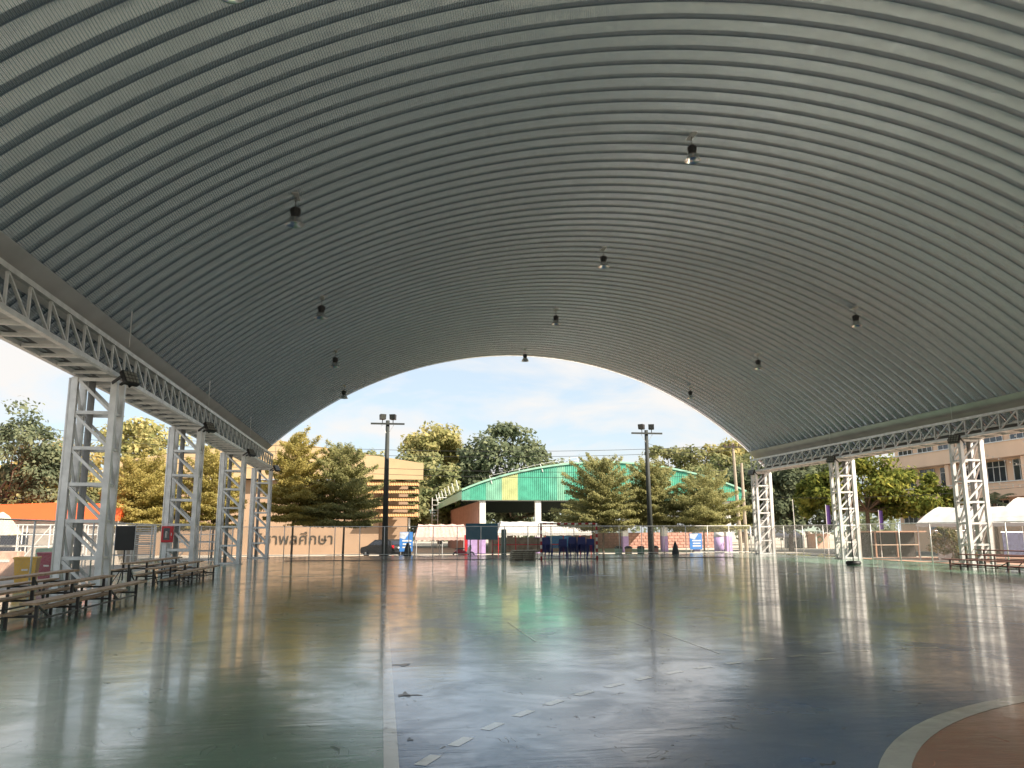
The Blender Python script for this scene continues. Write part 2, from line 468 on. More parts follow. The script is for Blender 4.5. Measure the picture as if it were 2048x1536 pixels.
# ------------------------------------------------------------------ lattice columns
XL, XR = -6.86, 24.85
COLY = [21.74+9.916*i for i in range(-3, 4)]
CH, NP, CW, CDP = 5.43, 6, .95, .60
PH = CH/NP
def make_column():
    t = thing('steel_column', '', 'column', (0, 0, 0), group='lattice columns carrying the roof')
    leg = MB().box((0, 0, CH/2), (.15, .15, CH)).mesh('leg', M_STEEL)
    for x in (0, -CW):
        for y in (0, CDP): link('leg', leg, t, (x, y, 0))
    rung = MB().box((-CW/2, 0, 0), (CW-.15, .08, .085)).mesh('rung', M_STEEL)
    diag = MB().beam((-CW+.07, 0, PH-.06), (-.07, 0, .06), .07, .07).mesh('brace', M_STEEL)
    srung = MB().box((0, CDP/2, 0), (.07, CDP-.15, .07)).mesh('side_rung', M_STEEL)
    sdiag = MB().beam((0, .06, PH-.06), (0, CDP-.06, .06), .055, .055).mesh('side_brace', M_STEEL)
    for k in range(NP+1):
        z = min(max(k*PH, .06), CH-.05)
        for y in (0, CDP): link('rung', rung, t, (0, y, z))
        for x in (0, -CW): link('side_rung', srung, t, (x, 0, z))
        if k < NP:
            for y in (0, CDP): link('brace', diag, t, (0, y, k*PH))
            for x in (0, -CW): link('side_brace', sdiag, t, (x, 0, k*PH))
    plate = MB().box((0, 0, .016), (.26, .26, .03)).mesh('base_plate', M_STEEL2)
    for x in (0, -CW):
        for y in (0, CDP): link('base_plate', plate, t, (x, y, 0))
    MB().tube((-.66, .36, .02), (-.66, .36, CH), .085, .085, 14).obj('drain_pipe', mat('pipe_grey', (.30, .30, .30), .5), t, smooth=True)
    MB().tube((-CW-.125, .0, .02), (-CW-.125, .0, CH-.02), .035, .035, 8).obj('conduit', M_WHITE, t, smooth=True)
    return t
proto = make_column()
lab = {(-1, 3): 'nearest lattice column of the row behind the loudspeaker and wooden benches',
       (-1, 4): 'lattice column with the red fire extinguisher box on its leg',
       (-1, 5): 'third lattice column of the shaded row, between fire extinguisher column and corner column',
       (-1, 6): 'shaded corner lattice column in front of the dark Thai lettering',
       (1, 4): 'sunlit lattice column behind the dark red benches',
       (1, 5): 'sunlit lattice column with the black tyre base standing in front',
       (1, 6): 'sunlit corner lattice column beside the twin concrete power poles',
       (-1, 2): 'lattice column just out of view before the wooden benches', (-1, 1): 'lattice column level with the camera on the bench side',
       (-1, 0): 'lattice column at the near end of the bench side',
       (1, 3): 'lattice column just out of view before the dark red benches', (1, 2): 'second lattice column from the near end opposite the benches',
       (1, 1): 'lattice column level with the camera on the sunny side', (1, 0): 'lattice column at the near end of the sunny side'}
first = True
columns = {}
for s, x in ((-1, XL), (1, XR)):
    for i, y in enumerate(COLY):
        if (s < 0 and i < 2) or (s > 0 and i < 3): 
            if i == 0: pass
            else: continue
        o = proto if first else copy_tree(proto); first = False
        o.location = (x, y, 0); o.scale = (1 if s < 0 else -1, 1, 1)
        o['label'] = lab[(s, i)]; columns[(s, i)] = o

# ------------------------------------------------------------------ edge trusses
ZB, ZT = 5.49, 6.27
def make_truss(s, x, label):
    t = thing('edge_truss', label, 'truss', (x, 0, 0), group='lattice trusses along the eaves')
    t.scale = (1 if s < 0 else -1, 1, 1)
    y0, y1 = COLY[0]-.2, Y_B-.08
    for xx, z, w in ((0, ZB+.02, .12), (0, ZT, .12), (-CW, ZB+.02, .12), (-CW, ZT-.35, .1)):
        MB().box((xx, (y0+y1)/2, z), (w, y1-y0, .11)).obj('chord', M_STEEL, t)
    st = .9916
    n = int((y1-y0)/st)
    vert = MB().box((0, 0, (ZB+ZT)/2), (.05, .05, ZT-ZB-.1)).mesh('web_post', M_STEEL)
    dia = MB().beam((0, .03, ZT-.06), (0, st-.03, ZB+.08), .05, .05).mesh('web_diagonal', M_STEEL)
    rib = MB().box((-CW/2, 0, ZB+.0), (CW-.13, .09, .07)).mesh('cross_rib', M_STEEL)
    tray = MB().box((-CW/2+.12, st/2, ZB+.09), (CW-.40, st-.03, .012)).mesh('gutter_tray', M_STEEL2)
    stub = MB().box((-CW+.13, st*.62, ZB+.085), (.14, st*.74, .012)).mesh('gutter_edge', M_STEEL2)
    for k in range(n+1):
        y = COLY[-1]+.62-k*st if False else y1-.04-k*st
        link('web_post', vert, t, (0, y, 0))
        link('cross_rib', rib, t, (0, y, 0))
        if k:
            link('web_diagonal', dia, t, (0, y, 0))
            link('gutter_tray', tray, t, (0, y, 0)); link('gutter_edge', stub, t, (0, y, 0))
    MB().box((-CW-.07, (y0+y1)/2, ZB+.28), (.012, y1-y0, .5)).obj('outer_sheet', mat('shaded_sheet_steel', (.16, .16, .155), .6, .2), t)  # sheet colour darkened to stand for the shade behind the lattice
    return t
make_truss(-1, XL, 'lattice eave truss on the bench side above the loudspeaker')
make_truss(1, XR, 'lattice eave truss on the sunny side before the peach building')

# ------------------------------------------------------------------ high bay lamps under the roof
def make_lamp():
    t = thing('high_bay_lamp', '', 'lamp', group='high bay lamps hung under the roof')
    MB().lathe([(.0, .42), (.10, .42), (.115, .40), (.115, .17), (.13, .15), (.0, .15)], n=18).obj('housing', M_BLACK, t)
    fin = MB().box((0, 0, .33), (.27, .012, .13)).mesh('fin', M_BLACK)
    for k in range(6): link('fin', fin, t, (0, 0, 0), (0, 0, k*math.pi/6))
    MB().lathe([(.11, .17), (.15, .13), (.20, .04), (.235, -.03), (.245, -.035), (.245, -.045), (.228, -.035), (.19, .045), (.14, .125), (.0, .14)], n=28).obj('reflector', M_LAMP, t, smooth=True)
    MB().tube((0, 0, .42), (0, 0, .74), .012, .012, 6).obj('hanger', M_DARK, t)
    MB().box((0, 0, .74), (.16, .5, .03)).obj('hanger_plate', M_STEEL2, t)
    return t
lp = make_lamp(); first = True
rows = [(-2.44, 9.35, [11.3, 20.6, 30.0, 39.2, 48.6], 'bench side row'), (8.85, 12.42, [11.9, 21.3, 31.2, 40.7, 50.2], 'ridge row'),
        (19.3, 9.55, [20.6, 30.0, 39.0, 48.6], 'sunny side row')]
ordw = ['nearest', 'second', 'third', 'fourth', 'farthest']
for x, z, ys, rn in rows:
    for k, y in enumerate(ys):
        zz = RZ0 + math.sqrt(RR*RR-(x-RC)**2) - .74
        o = lp if first else copy_tree(lp); first = False
        o.location = (x, y, zz)
        kk = k + (5-len(ys))
        o['label'] = 'bell shaped aluminium lamp hanging under the roof, %s lamp of the %s' % (ordw[kk] if k else 'nearest', rn)

# floodlights on the column heads
def make_flood():
    t = thing('floodlight', '', 'floodlight', group='black floodlights on the column heads')
    MB().box((0, 0, 0), (.34, .09, .26), 0, .02).obj('housing', M_BLACK, t)
    led = MB().box((0, -.05, 0), (.055, .01, .055)).mesh('lens', mat('led_lens', (.25, .25, .22), .25))
    for i in range(4):
        for j in range(3): link('lens', led, t, ((i-1.5)*.075, 0, (j-1)*.075))
    MB().beam((0, .06, 0), (0, .22, .0), .05, .03).beam((-.19, .0, 0), (-.19, .22, 0), .02, .05).beam((.19, .0, 0), (.19, .22, 0), .02, .05).obj('bracket', M_BLACK, t)
    return t
fl = make_flood(); first = True
names = {3: 'nearest', 4: 'second', 5: 'third', 6: 'corner'}
for s, x in ((-1, XL), (1, XR)):
    for i in range(3, 7):
        if s > 0 and i == 3: continue
        o = fl if first else copy_tree(fl); first = False
        o.location = (x-s*.38, COLY[i]-.12, CH-.02); o.scale = (1.45, 1.45, 1.45)
        o.rotation_euler = (math.radians(-28), 0, math.radians(62 if s < 0 else -62))
        o['label'] = 'black floodlight clamped to the head of the %s column on the %s' % ({3: 'nearest', 4: 'fire box' if s < 0 else 'nearest sunlit', 5: 'third' if s < 0 else 'tyre base', 6: 'corner'}[i], 'bench side' if s < 0 else 'sunny side')
# thin tie rods from the truss up to the roof
rod = None
for s, x in ((-1, XL), (1, XR)):
    for i in range(3, 7):
        if s > 0 and i == 3: continue
        if rod is None: rod = MB().tube((0, 0, ZT), (0, 0, ZT+.95), .012, .012, 6).mesh('tie_rod', M_STEEL)
        o = link('tie_rod', rod, None, (x-s*.25, COLY[i]+.05, 0))
        tag(o, 'thin upright rod on the truss above the %s column of the %s' % ({3: 'nearest', 4: 'fire box' if s < 0 else 'nearest sunlit', 5: 'third' if s < 0 else 'tyre base', 6: 'corner'}[i], 'bench side' if s < 0 else 'sunny side'), 'rod', 'rods above the trusses')

# ------------------------------------------------------------------ chain link fences
M_WIRE = mat('chain_wire', (.42, .42, .41), .5, .4)
def fence(label, a, b, step, h=1.9, pitch=.085, wr=.0028):
    a, b = Vector(a), Vector(b); L = (b-a).length; ang = math.atan2(b.y-a.y, b.x-a.x)
    t = thing('chainlink_fence', label, 'fence', (a.x, a.y, 0), ang, 'chain link fences round the court')
    post = MB().tube((0, 0, 0), (0, 0, h+.02), .027, .027, 8).mesh('post', M_STEEL, True)
    n = int(round(L/step)); d = L/n
    for i in range(n+1): link('post', post, t, (i*d, 0, 0))
    for z in (h, .08): MB().tube((0, 0, z), (L, 0, z), .021, .021, 8).obj('rail', M_STEEL, t, smooth=True)
    mb = MB(); k = 0; x = -h*.9
    while x < L:
        for sg in (1, -1):
            x0, x1 = (x, x+h*.9) if sg > 0 else (x+h*.9, x)
            z0, z1 = .09, h-.01
            # clip to the fence length
            p, q = (x0, z0), (x1, z1)
            def clip(p, q):
                (xa, za), (xb, zb) = p, q
                if xa == xb: return p, q
                for lim, lo in ((0, True), (L, False)):
                    fa, fb = (xa >= lim, xb >= lim) if lo else (xa <= lim, xb <= lim)
                    if not fa and not fb: return None
                    if not fa: zz = za+(zb-za)*(lim-xa)/(xb-xa); xa, za = lim, zz
                    elif not fb: zz = za+(zb-za)*(lim-xa)/(xb-xa); xb, zb = lim, zz
                return (xa, za), (xb, zb)
            c = clip(p, q)
            if c:
                (xa, za), (xb, zb) = c
                mb.tube((xa, sg*.003, za), (xb, sg*.003, zb), wr, wr, 3, False)
        x += pitch
    o = mb.obj('wire_mesh', M_WIRE, t); o['kind'] = 'stuff'
    return t
fence('galvanised chain link fence across the far end behind the goal', (-9.5, 55.3, 0), (26, 55.3, 0), 1.64)
fence('chain link fence along the bench side behind the wooden benches', (-9.5, 8, 0), (-9.5, 55.2, 0), 2.4, 1.87)
fence('chain link fence along the sunny side behind the dark red benches', (26, 14, 0), (26, 55.2, 0), 2.45, 1.87)
# tall gate frame by the corner
g = thing('gate_frame', 'tall grey mesh gate leaf by the corner column and power poles', 'gate', (26.9, 55.9, 0))
MB().box((0, 0, 1.15), (.04, .04, 2.3)).obj('stile', M_STEEL, g); MB().box((1.15, 0, 1.15), (.04, .04, 2.3)).obj('stile', M_STEEL, g)
MB().box((.575, 0, 2.28), (1.11, .035, .04)).obj('rail', M_STEEL, g); MB().box((.575, 0, .1), (1.11, .035, .04)).obj('rail', M_STEEL, g)
MB().box((.575, .02, 1.2), (1.1, .006, 2.1)).obj('panel', mat('shade_cloth', (.20, .20, .19), .9), g)

# ------------------------------------------------------------------ benches
def make_bench(L, h, mwood, mleg, nleg=4):
    t = thing('bench', '', 'bench')
    MB().box((0, 0, h-.02), (.27, L, .04), 0, .006).obj('seat_plank', mwood, t)
    MB().box((.30*0-.36, 0, h-.20), (.22, L-.15, .035), 0, .006).obj('foot_plank', mwood, t)
    leg = MB().box((0, 0, (h-.04)/2), (.05, .05, h-.04)).mesh('leg', mleg)
    cross = MB().box((-.22, 0, h-.24), (.50, .04, .04)).mesh('cross_bar', mleg)
    rear = MB().box((-.45, 0, (h-.22)/2), (.045, .045, h-.22)).mesh('rear_leg', mleg)
    br = MB().beam((-.02, .03, h-.06), (-.02, .62, .12 if h < .5 else h-.5), .025, .025).mesh('brace', mleg)
    for k in range(nleg):
        y = -L/2+.35+(L-.7)*k/(nleg-1)
        link('leg', leg, t, (0, y, 0)); link('cross_bar', cross, t, (0, y, 0)); link('rear_leg', rear, t, (0, y, 0))
        if k in (0, nleg-2): link('brace', br, t, (0, y, 0))
    MB().box((0, 0, .12), (.03, L-.6, .03)).obj('stretcher', mleg, t)
    return t
def bench_set(rows_, wood, leg, flip, lab, grp):
    for k, (x, ya, yb, h) in enumerate(rows_):
        b = make_bench(yb-ya, h, wood, leg)
        b.location = (x, (ya+yb)/2, 0); b.scale = (-1 if flip else 1, 1, 1)
        b['label'] = lab[k]; b['group'] = grp
bench_set([(-5.52, 14.3, 20.5, .42), (-6.2, 13.9, 20.4, .56), (-6.85, 14.0, 20.0, .71)], M_WOOD, M_DARK, False,
          ['low wooden plank bench in the foreground, front row of the nearest set', 'wooden plank bench behind the front row of the nearest set', 'tallest wooden plank bench of the nearest set, before the maroon bin'], 'wooden benches nearest the camera')
bench_set([(-5.72, 24.7, 30.3, .40), (-6.4, 24.6, 31.0, .54), (-7.05, 24.5, 30.6, .69)], M_WOOD, M_DARK, False,
          ['low wooden plank bench just past the loudspeaker, front row of the farther set', 'middle wooden plank bench of the farther set beyond the loudspeaker', 'tallest wooden plank bench of the farther set, under the fire extinguisher box'], 'wooden benches beyond the loudspeaker')
bench_set([(22.5, 20.4, 30.3, .40), (23.5, 20.4, 30.6, .57), (24.3, 20.4, 30.6, .74)], M_WOODR, mat('dark_red_steel', (.05, .02, .018), .5), True,
          ['lowest dark red bench, front row on the sunny side', 'dark red bench in the middle row on the sunny side', 'tallest dark red bench, back row against the sunny side column'], 'dark red benches on the sunny side')

# ------------------------------------------------------------------ loudspeaker on tripod
t = thing('loudspeaker', 'black loudspeaker cabinet on a tripod beside the benches', 'loudspeaker', (-7.45, 25.7, 0))
MB().prism([(-.26, -.17), (.26, -.17), (.20, .17), (-.20, .17)], 1.02, 1.72, 'xy').obj('cabinet', M_BLACK, t)
MB().box((0, -.176, 1.37), (.46, .012, .64), 0, .004).obj('grille', mat('speaker_grille', (.045, .045, .045), .7, .2), t)
MB().tube((0, 0, 0.15), (0, 0, 1.02), .02, .02, 10).obj('pole', M_BLACK, t)
for a in (.3, 2.4, 4.5): MB().tube((0, 0, .55), (.45*math.cos(a), .45*math.sin(a), .015), .014, .014, 8).obj('leg', M_BLACK, t)
MB().tube((0, 0, .5), (0, 0, .62), .035, .035, 10).obj('collar', M_BLACK, t)
t.rotation_euler = (0, 0, math.radians(12))

# fire extinguisher box on the second column
t = thing('fire_extinguisher_box', 'red fire extinguisher box with glass door on the column leg', 'fire box', (-7.70, 31.50, 1.18))
MB().box((0, 0, .29), (.40, .14, .58), 0, .01).obj('case', M_RED, t)
MB().box((-.02, -.074, .30), (.22, .008, .42)).obj('window', M_GLASS, t)
MB().tube((-.02, -.08, .16), (-.02, -.08, .40), .04, .04, 12).obj('extinguisher', mat('extinguisher_label', (.45, .42, .40), .5), t)
MB().box((.15, -.08, .29), (.02, .02, .1)).obj('handle', M_WHITE, t)

# net post standing in a tyre
t = thing('net_post', 'black tyre base with thin dark pole before the sunlit column', 'net post', (20.97, 34.3, 0))
MB().lathe([(.16, .02), (.28, .0), (.33, .05), (.33, .13), (.28, .18), (.16, .16), (.13, .09), (.16, .02)], n=26).obj('tyre', M_BLACK, t, smooth=True)
MB().lathe([(0, .03), (.17, .03), (.17, .12), (0, .12)], n=16).obj('concrete_fill', M_CONC, t)
MB().tube((0, 0, .1), (-.05, 0, 3.2), .025, .02, 8).obj('pole', M_DARK, t)

# fallen leaf on the floor
lf = MB().add([(0, 0, .012), (.07, .03, .03), (.16, .02, .02), (.24, -.01, .035), (.16, -.05, .03), (.07, -.05, .012)], [(0, 1, 5), (1, 2, 4, 5), (2, 3, 4)]).obj('fallen_leaf', mat('dry_leaf', (.35, .18, .05), .8), None, (-4.2, 17.6, 0))
tag(lf, 'dry brown leaf lying on the green floor near the benches', 'leaf')

# ------------------------------------------------------------------ goal
t = thing('handball_goal', 'red and white banded goal frame in front of the stacked chairs', 'goal', (10.25, 44.5, 0))
GW, GH, PW = 3.24, 2.0, .09
seg = .2
wm, rm = M_WHITE, mat('goal_red', (.38, .02, .03), .5)
for x in (-GW/2+PW/2, GW/2-PW/2):
    po = MB().box((x, 0, GH/2), (PW, PW, GH)).obj('goal_post', wm, t)
    bm_ = MB().box((x, 0, 0), (PW+.006, PW+.006, seg)).mesh('red_band', rm)
    for k in range(5): link('red_band', bm_, po, (0, 0, seg/2+k*2*seg))
cb = MB().box((0, 0, GH-PW/2), (GW-2*PW, PW, PW)).obj('crossbar', wm, t)
bm_ = MB().box((0, 0, GH-PW/2), (seg, PW+.006, PW+.006)).mesh('red_band', rm)
for k in range(8): link('red_band', bm_, cb, (-GW/2+.24+k*2*seg, 0, 0))
for x in (-GW/2+.05, GW/2-.05):
    MB().path([(x, .04, GH-.03), (x, .8, GH-.05), (x, 1.1, .03), (x, .04, .03)], .017).obj('net_stay', M_DARK, t)
MB().tube((-GW/2+.05, 1.1, .03), (GW/2-.05, 1.1, .03), .017, .017, 8).obj('back_bar', M_DARK, t)
mb = MB()
for k in range(24):
    x = -GW/2+.06+k*(GW-.12)/23
    mb.path([(x, .05, GH-.04), (x, .8, GH-.06), (x, 1.08, .04)], .0035, 3)
for k in range(15):
    f = k/14; z = GH-.06-(GH-.1)*f; y = .8+.28*f
    mb.tube((-GW/2+.06, y, z), (GW/2-.06, y, z), .0035, .0035, 3, False)
o = mb.obj('net', mat('net_cord', (.25, .22, .2), .8), t); o['kind'] = 'stuff'

# ------------------------------------------------------------------ stacked chairs
def chair_mesh():
    mb = MB()
    w, d = .42, .40
    mb.box((0, 0, .43), (w, d, .025), 0, .008)
    for x in (-.19, .19):
        mb.tube((x, -.18, .42), (x*1.12, -.21, 0), .02, .014, 6)
        mb.tube((x, .18, .42), (x*1.12, .24, 0), .02, .014, 6)
    for k in range(5): mb.beam((-.17+k*.085, .19, .44), (-.17+k*.085, .27, .80), .05, .015, (0, 1, 0))
    mb.beam((-.21, .275, .80), (.21, .275, .80), .03, .08)
    mb.beam((-.21, .18, .43), (-.21, .27, .82), .03, .03, (0, 1, 0)); mb.beam((.21, .18, .43), (.21, .27, .82), .03, .03, (0, 1, 0))
    return mb.mesh('plastic_chair', M_BLUE)
chm = chair_mesh()
stacks = [(9.07, 44.95, 8, .2, 'at the post by the pallets'), (10.0, 45.0, 6, -.1, 'second from the pallets'), (10.58, 45.05, 8, 0., 'in the middle of the goal mouth'),
          (11.12, 45.0, 8, .15, 'fourth from the pallets'), (11.58, 45.1, 6, -.25, 'at the post away from the pallets')]
for sx, sy, n, rz, lb in stacks:
    for k in range(n):
        o = link('plastic_chair', chm, None, (sx+.012*k*math.sin(rz+1), sy+.014*k-.05, .055*k), (0, 0, rz))
        wd = (['lowest', 'second', 'third', 'fourth', 'fifth', 'sixth', 'seventh'][k] + (' from below' if k else '')) if k < n-1 else 'topmost'
        tag(o, 'dark blue chair, %s in the stack %s' % (wd, lb), 'chair', 'stacked chairs ' + lb)

# pallets and boards beside the goal
for k in range(5):
    t = thing('wooden_pallet', '%s of the flat boards piled beside the goal' % ['lowest', 'second lowest', 'middle', 'second highest', 'topmost'][k], 'pallet', (7.78+random.uniform(-.05, .05), 45.1, .105*k), random.uniform(-.04, .04), 'boards piled beside the goal')
    mw = mat('weathered_board', (.60, .56, .46), .85, 0, .3, 5)
    pl = MB().box((0, 0, .0895), (.17, .9, .025)).mesh('plank', mw)
    for j in range(7): link('plank', pl, t, (-.6+j*.2, 0, 0))
    be = MB().box((0, 0, .05), (1.3, .05, .052)).mesh('bearer', mat('shaded_bearer_wood', (.16, .13, .10), .9))  # bearers coloured dark to paint in the shadowed gaps between planks
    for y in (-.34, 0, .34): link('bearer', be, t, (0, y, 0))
    lo = MB().box((0, 0, .012), (.12, .9, .023)).mesh('foot_board', mw)
    for x in (-.6, 0, .6): link('foot_board', lo, t, (x, 0, 0))

# low barrier net along the floor
mb = MB()
for k in range(420):
    x = -5.2+k*.062
    if x > 20.6: break
    z = .22+.05*math.sin(x*1.7)+.04*math.sin(x*4.3)
    mb.tube((x, 0, .015), (x+.16, .02, z), .004, .004, 3, False); mb.tube((x+.16, 0, .015), (x, .02, z), .004, .004, 3, False)
pts = [(-5.2+i*.3, .02, .22+.05*math.sin((-5.2+i*.3)*1.7)+.04*math.sin((-5.2+i*.3)*4.3)) for i in range(87)]
mb.path(pts, .008, 4); mb.path([(p[0], 0, .014) for p in pts], .014, 4)
tag(mb.obj('barrier_net', mat('dark_net', (.10, .10, .10), .8), None, (0, 46.2, 0)), 'low slack dark net strung along the floor behind the goal', 'net')

# ------------------------------------------------------------------ trees
L_DARK = leaf_mat('leaf_dark_green', (.085, .11, .07), (.165, .195, .12), (.27, .29, .17), .45)
L_MID = leaf_mat('leaf_mid_green', (.11, .135, .065), (.24, .25, .12), (.40, .37, .18), .45)
L_YEL = leaf_mat('leaf_yellow_green', (.15, .17, .065), (.36, .34, .14), (.62, .52, .24), .45)
L_GOLD = leaf_mat('leaf_golden', (.20, .18, .07), (.46, .36, .14), (.64, .48, .20), .45)
L_TIER = leaf_mat('leaf_tiered', (.17, .19, .085), (.33, .33, .15), (.52, .48, .23), .55, 1.2)
L_TIERY = leaf_mat('leaf_tiered_gold', (.20, .19, .06), (.42, .36, .12), (.60, .50, .20), .55, 1.2)

def leaves_mesh(name, C, N, size, m, aspect=.55):
    """one small leaf-like quad per centre C, facing roughly N"""
    n = len(C)
    up_ = rng.normal(size=(n, 3)); N = N/np.linalg.norm(N, axis=1, keepdims=True)
    a = np.cross(N, up_); a /= np.linalg.norm(a, axis=1, keepdims=True)
    b = np.cross(N, a)
    s = (size*rng.uniform(.6, 1.3, n))[:, None]
    V = np.empty((n, 4, 3), np.float32)
    V[:, 0] = C-a*s; V[:, 1] = C-b*s*aspect+N*s*.12; V[:, 2] = C+a*s; V[:, 3] = C+b*s*aspect+N*s*.12
    me = bpy.data.meshes.new(name)
    me.vertices.add(n*4); me.vertices.foreach_set('co', V.ravel())
    me.loops.add(n*4); me.loops.foreach_set('vertex_index', np.arange(n*4, dtype=np.int32))
    me.polygons.add(n); me.polygons.foreach_set('loop_start', np.arange(0, n*4, 4, dtype=np.int32))
    me.materials.append(m); me.update(calc_edges=True)
    return me

def branch(mb, a, b, r0, r1, n=5, wob=.06):
    a, b = Vector(a), Vector(b); L = (b-a).length; prev = a
    for i in range(1, n+1):
        f = i/n; p = a.lerp(b, f)
        if i < n: p += Vector((random.gauss(0, 1), random.gauss(0, 1), random.gauss(0, .5)))*L*wob*.5
        mb.tube(prev, p, r0+(r1-r0)*(i-1)/n, r0+(r1-r0)*f, 7, False); prev = p
    return mb

def broad_tree(label, base, blobs, nleaf, size, m, trunk_r=.25, group=None, name='broadleaf_tree', clumps=26, crad=.34, cat='tree'):
    """blobs: list of (x, y, z, rx, ry, rz) crown ellipsoids relative to the base"""
    t = thing(name, label, cat, base, 0, group)
    cl = []
    for (x, y, z, rx, ry, rz) in blobs:
        k = 0
        while k < clumps:
            d = rng.normal(size=3); d /= np.linalg.norm(d)
            if d[2] < -.55: continue
            q = rng.uniform(.55, 1.0)
            cl.append((np.array([x+d[0]*rx*q, y+d[1]*ry*q, z+d[2]*rz*q]), crad*min(rx, rz)*rng.uniform(.6, 1.25), d)); k += 1
    per = max(8, nleaf//len(cl))
    Cs, Ns = [], []
    for c, r, d in cl:
        g = rng.normal(size=(per, 3)); g /= np.linalg.norm(g, axis=1, keepdims=True)
        rad = r*rng.uniform(.35, 1.05, per)[:, None]
        P = c + g*rad*np.array([1.15, 1.15, .8])
        Cs.append(P); Ns.append(g*.7 + np.array([.2, -.25, .5]) + rng.normal(size=(per, 3))*.5)
    link('crown', leaves_mesh('crown', np.concatenate(Cs), np.concatenate(Ns), size, m), t)
    mb = MB()
    zt = min(b[2]-b[5]*.4 for b in blobs)
    bx, by = np.mean([b[0] for b in blobs]), np.mean([b[1] for b in blobs])
    top = (bx*.4, by*.4, max(zt, .8))
    branch(mb, (0, 0, 0), top, trunk_r, trunk_r*.7, 5, .04)
    for c, r, d in cl[::3]:
        branch(mb, top, tuple(c), trunk_r*.34, trunk_r*.07, 4, .08)
    link('trunk', mb.mesh('trunk', M_BARK, True), t)
    return t

def tiered_tree(label, base, h, rad, m, low=.22, ntier=11, seed=0, nb=9, leaf=.074, dens=1.0):
    """flat spreading tiers of fine leaves on near-level branches"""
    r_ = np.random.default_rng(100+seed)
    t = thing('tiered_tree', label, 'tree', base, 0, 'young tiered trees beyond the fence')
    asy, ph, ex = r_.uniform(.1, .3), r_.uniform(0, 6.28), r_.uniform(.42, .78)
    mb = MB(); mb.tube((0, 0, 0), (.05, 0, h*.55), .085, .05, 8, False); mb.tube((.05, 0, h*.55), (0, 0, h*.97), .05, .012, 7, False)
    Cs, Ns = [], []
    for k in range(ntier):
        f = k/(ntier-1)
        z = h*(low+(.97-low)*f**.95)
        R = 1.08*rad*min(1, .80+1.3*f)*(1-f)**ex*(.85+.3*r_.random())+.12
        n = max(5, int(nb*(1.15-.5*f)))
        off = r_.random()*6.28
        rise = .06+1.0*f**1.4
        for j in range(n):
            a = off+2*math.pi*j/n+r_.normal()*.16
            L = R*r_.uniform(.6, 1.1)*(1+asy*math.sin(a+ph)); zj = z+r_.normal()*h*.015
            e = np.array([math.cos(a)*L, math.sin(a)*L, L*rise+r_.normal()*.06])
            p0 = np.array([0, 0, zj])
            mb.tube(tuple(p0), tuple(p0+e), .018*(1-f*.5), .004, 4, False)
            q = int((50+300*L)*dens*(1.12-.55*f))
            s = r_.uniform(.12, 1.03, q)**.8
            wd = (.10+.26*L*np.sin(np.clip(s, 0, 1)*math.pi*.85+.25))
            lat = r_.normal(size=q)*wd*.62
            side = np.array([-math.sin(a), math.cos(a), 0])
            P = p0 + e*s[:, None] + side*lat[:, None] + np.c_[np.zeros(q), np.zeros(q), r_.normal(size=q)*(.055+.05*f)-np.abs(lat)*.12+.05]
            Cs.append(P); Ns.append(np.c_[r_.normal(size=q)*.9+.35, r_.normal(size=q)*.9-.45, np.abs(r_.normal(size=q))*.6+.45])
    link('crown', leaves_mesh('crown', np.concatenate(Cs), np.concatenate(Ns), leaf, m, .5), t)
    link('trunk', mb.mesh('trunk', M_BARK, True), t)
    return t

# near tiered trees beyond the fence
tiered_tree('tall golden tiered tree just past the corner column', (-6.2, 59.3, GZ), 8.9, 3.2, L_TIERY, .32, 13, 1, 10)
tiered_tree('broad green tiered tree between the corner column and the lamp pole', (-2.7, 59.8, GZ), 8.1, 3.7, L_TIER, .31, 12, 2, 10)
tiered_tree('golden tiered tree seen between the first two shaded columns', (-16.3, 58.6, GZ), 6.7, 3.4, L_TIERY, .34, 12, 3, 10)
tiered_tree('golden green tiered tree seen between the second and third shaded columns', (-11.6, 59.6, GZ), 7.4, 2.9, L_TIERY, .32, 12, 4, 10)
tiered_tree('green tiered tree before the middle of the green gable', (16.5, 60.2, GZ), 7.2, 3.3, L_TIER, .30, 12, 5, 10)
tiered_tree('tiered tree standing behind the lamp pole with tilted lights', (20.6, 60.8, GZ), 7.1, 2.5, L_TIER, .36, 14, 6, 9)
tiered_tree('small tiered tree beside the twin concrete power poles', (24.4, 60.0, GZ), 5.9, 3.4, L_TIER, .36, 10, 7, 11)

# big trees behind the buildings
G1 = 'large trees behind the buildings'
broad_tree('golden topped tree rising behind the cream building', (10, 142, GZ), [(-1, 0, 15.5, 5.2, 5, 5.4), (3, 0, 10, 6, 5, 5), (-5, 0, 8.5, 5, 5, 4)], 20000, .42, L_YEL, .5, G1, clumps=40)
broad_tree('dark round domed tree behind the green gable', (21.5, 138, GZ), [(-.5, 0, 12.2, 9.5, 7, 8), (8.5, 0, 8.6, 6, 6, 5.5), (-6, 2, 8, 6, 5, 6), (0, -3, 6, 9, 4, 5)], 30000, .45, L_DARK, .6, G1, clumps=60, crad=.27)
broad_tree('olive green tree mass behind the tiled louvres', (-1, 118, GZ), [(0, 0, 9, 6, 5, 5.2), (6.5, -3, 8, 5, 4, 5), (9, -6, 4.5, 5, 4, 4), (2, -4, 4.5, 5, 4, 4)], 20000, .38, L_MID, .45, G1, clumps=30)
broad_tree('airy tree with sky showing through behind the green roof end', (52, 140, GZ), [(0, 0, 13.5, 5.6, 5, 4.6), (-3, 0, 7, 5, 5, 4)], 5500, .42, L_MID, .4, G1, clumps=20)
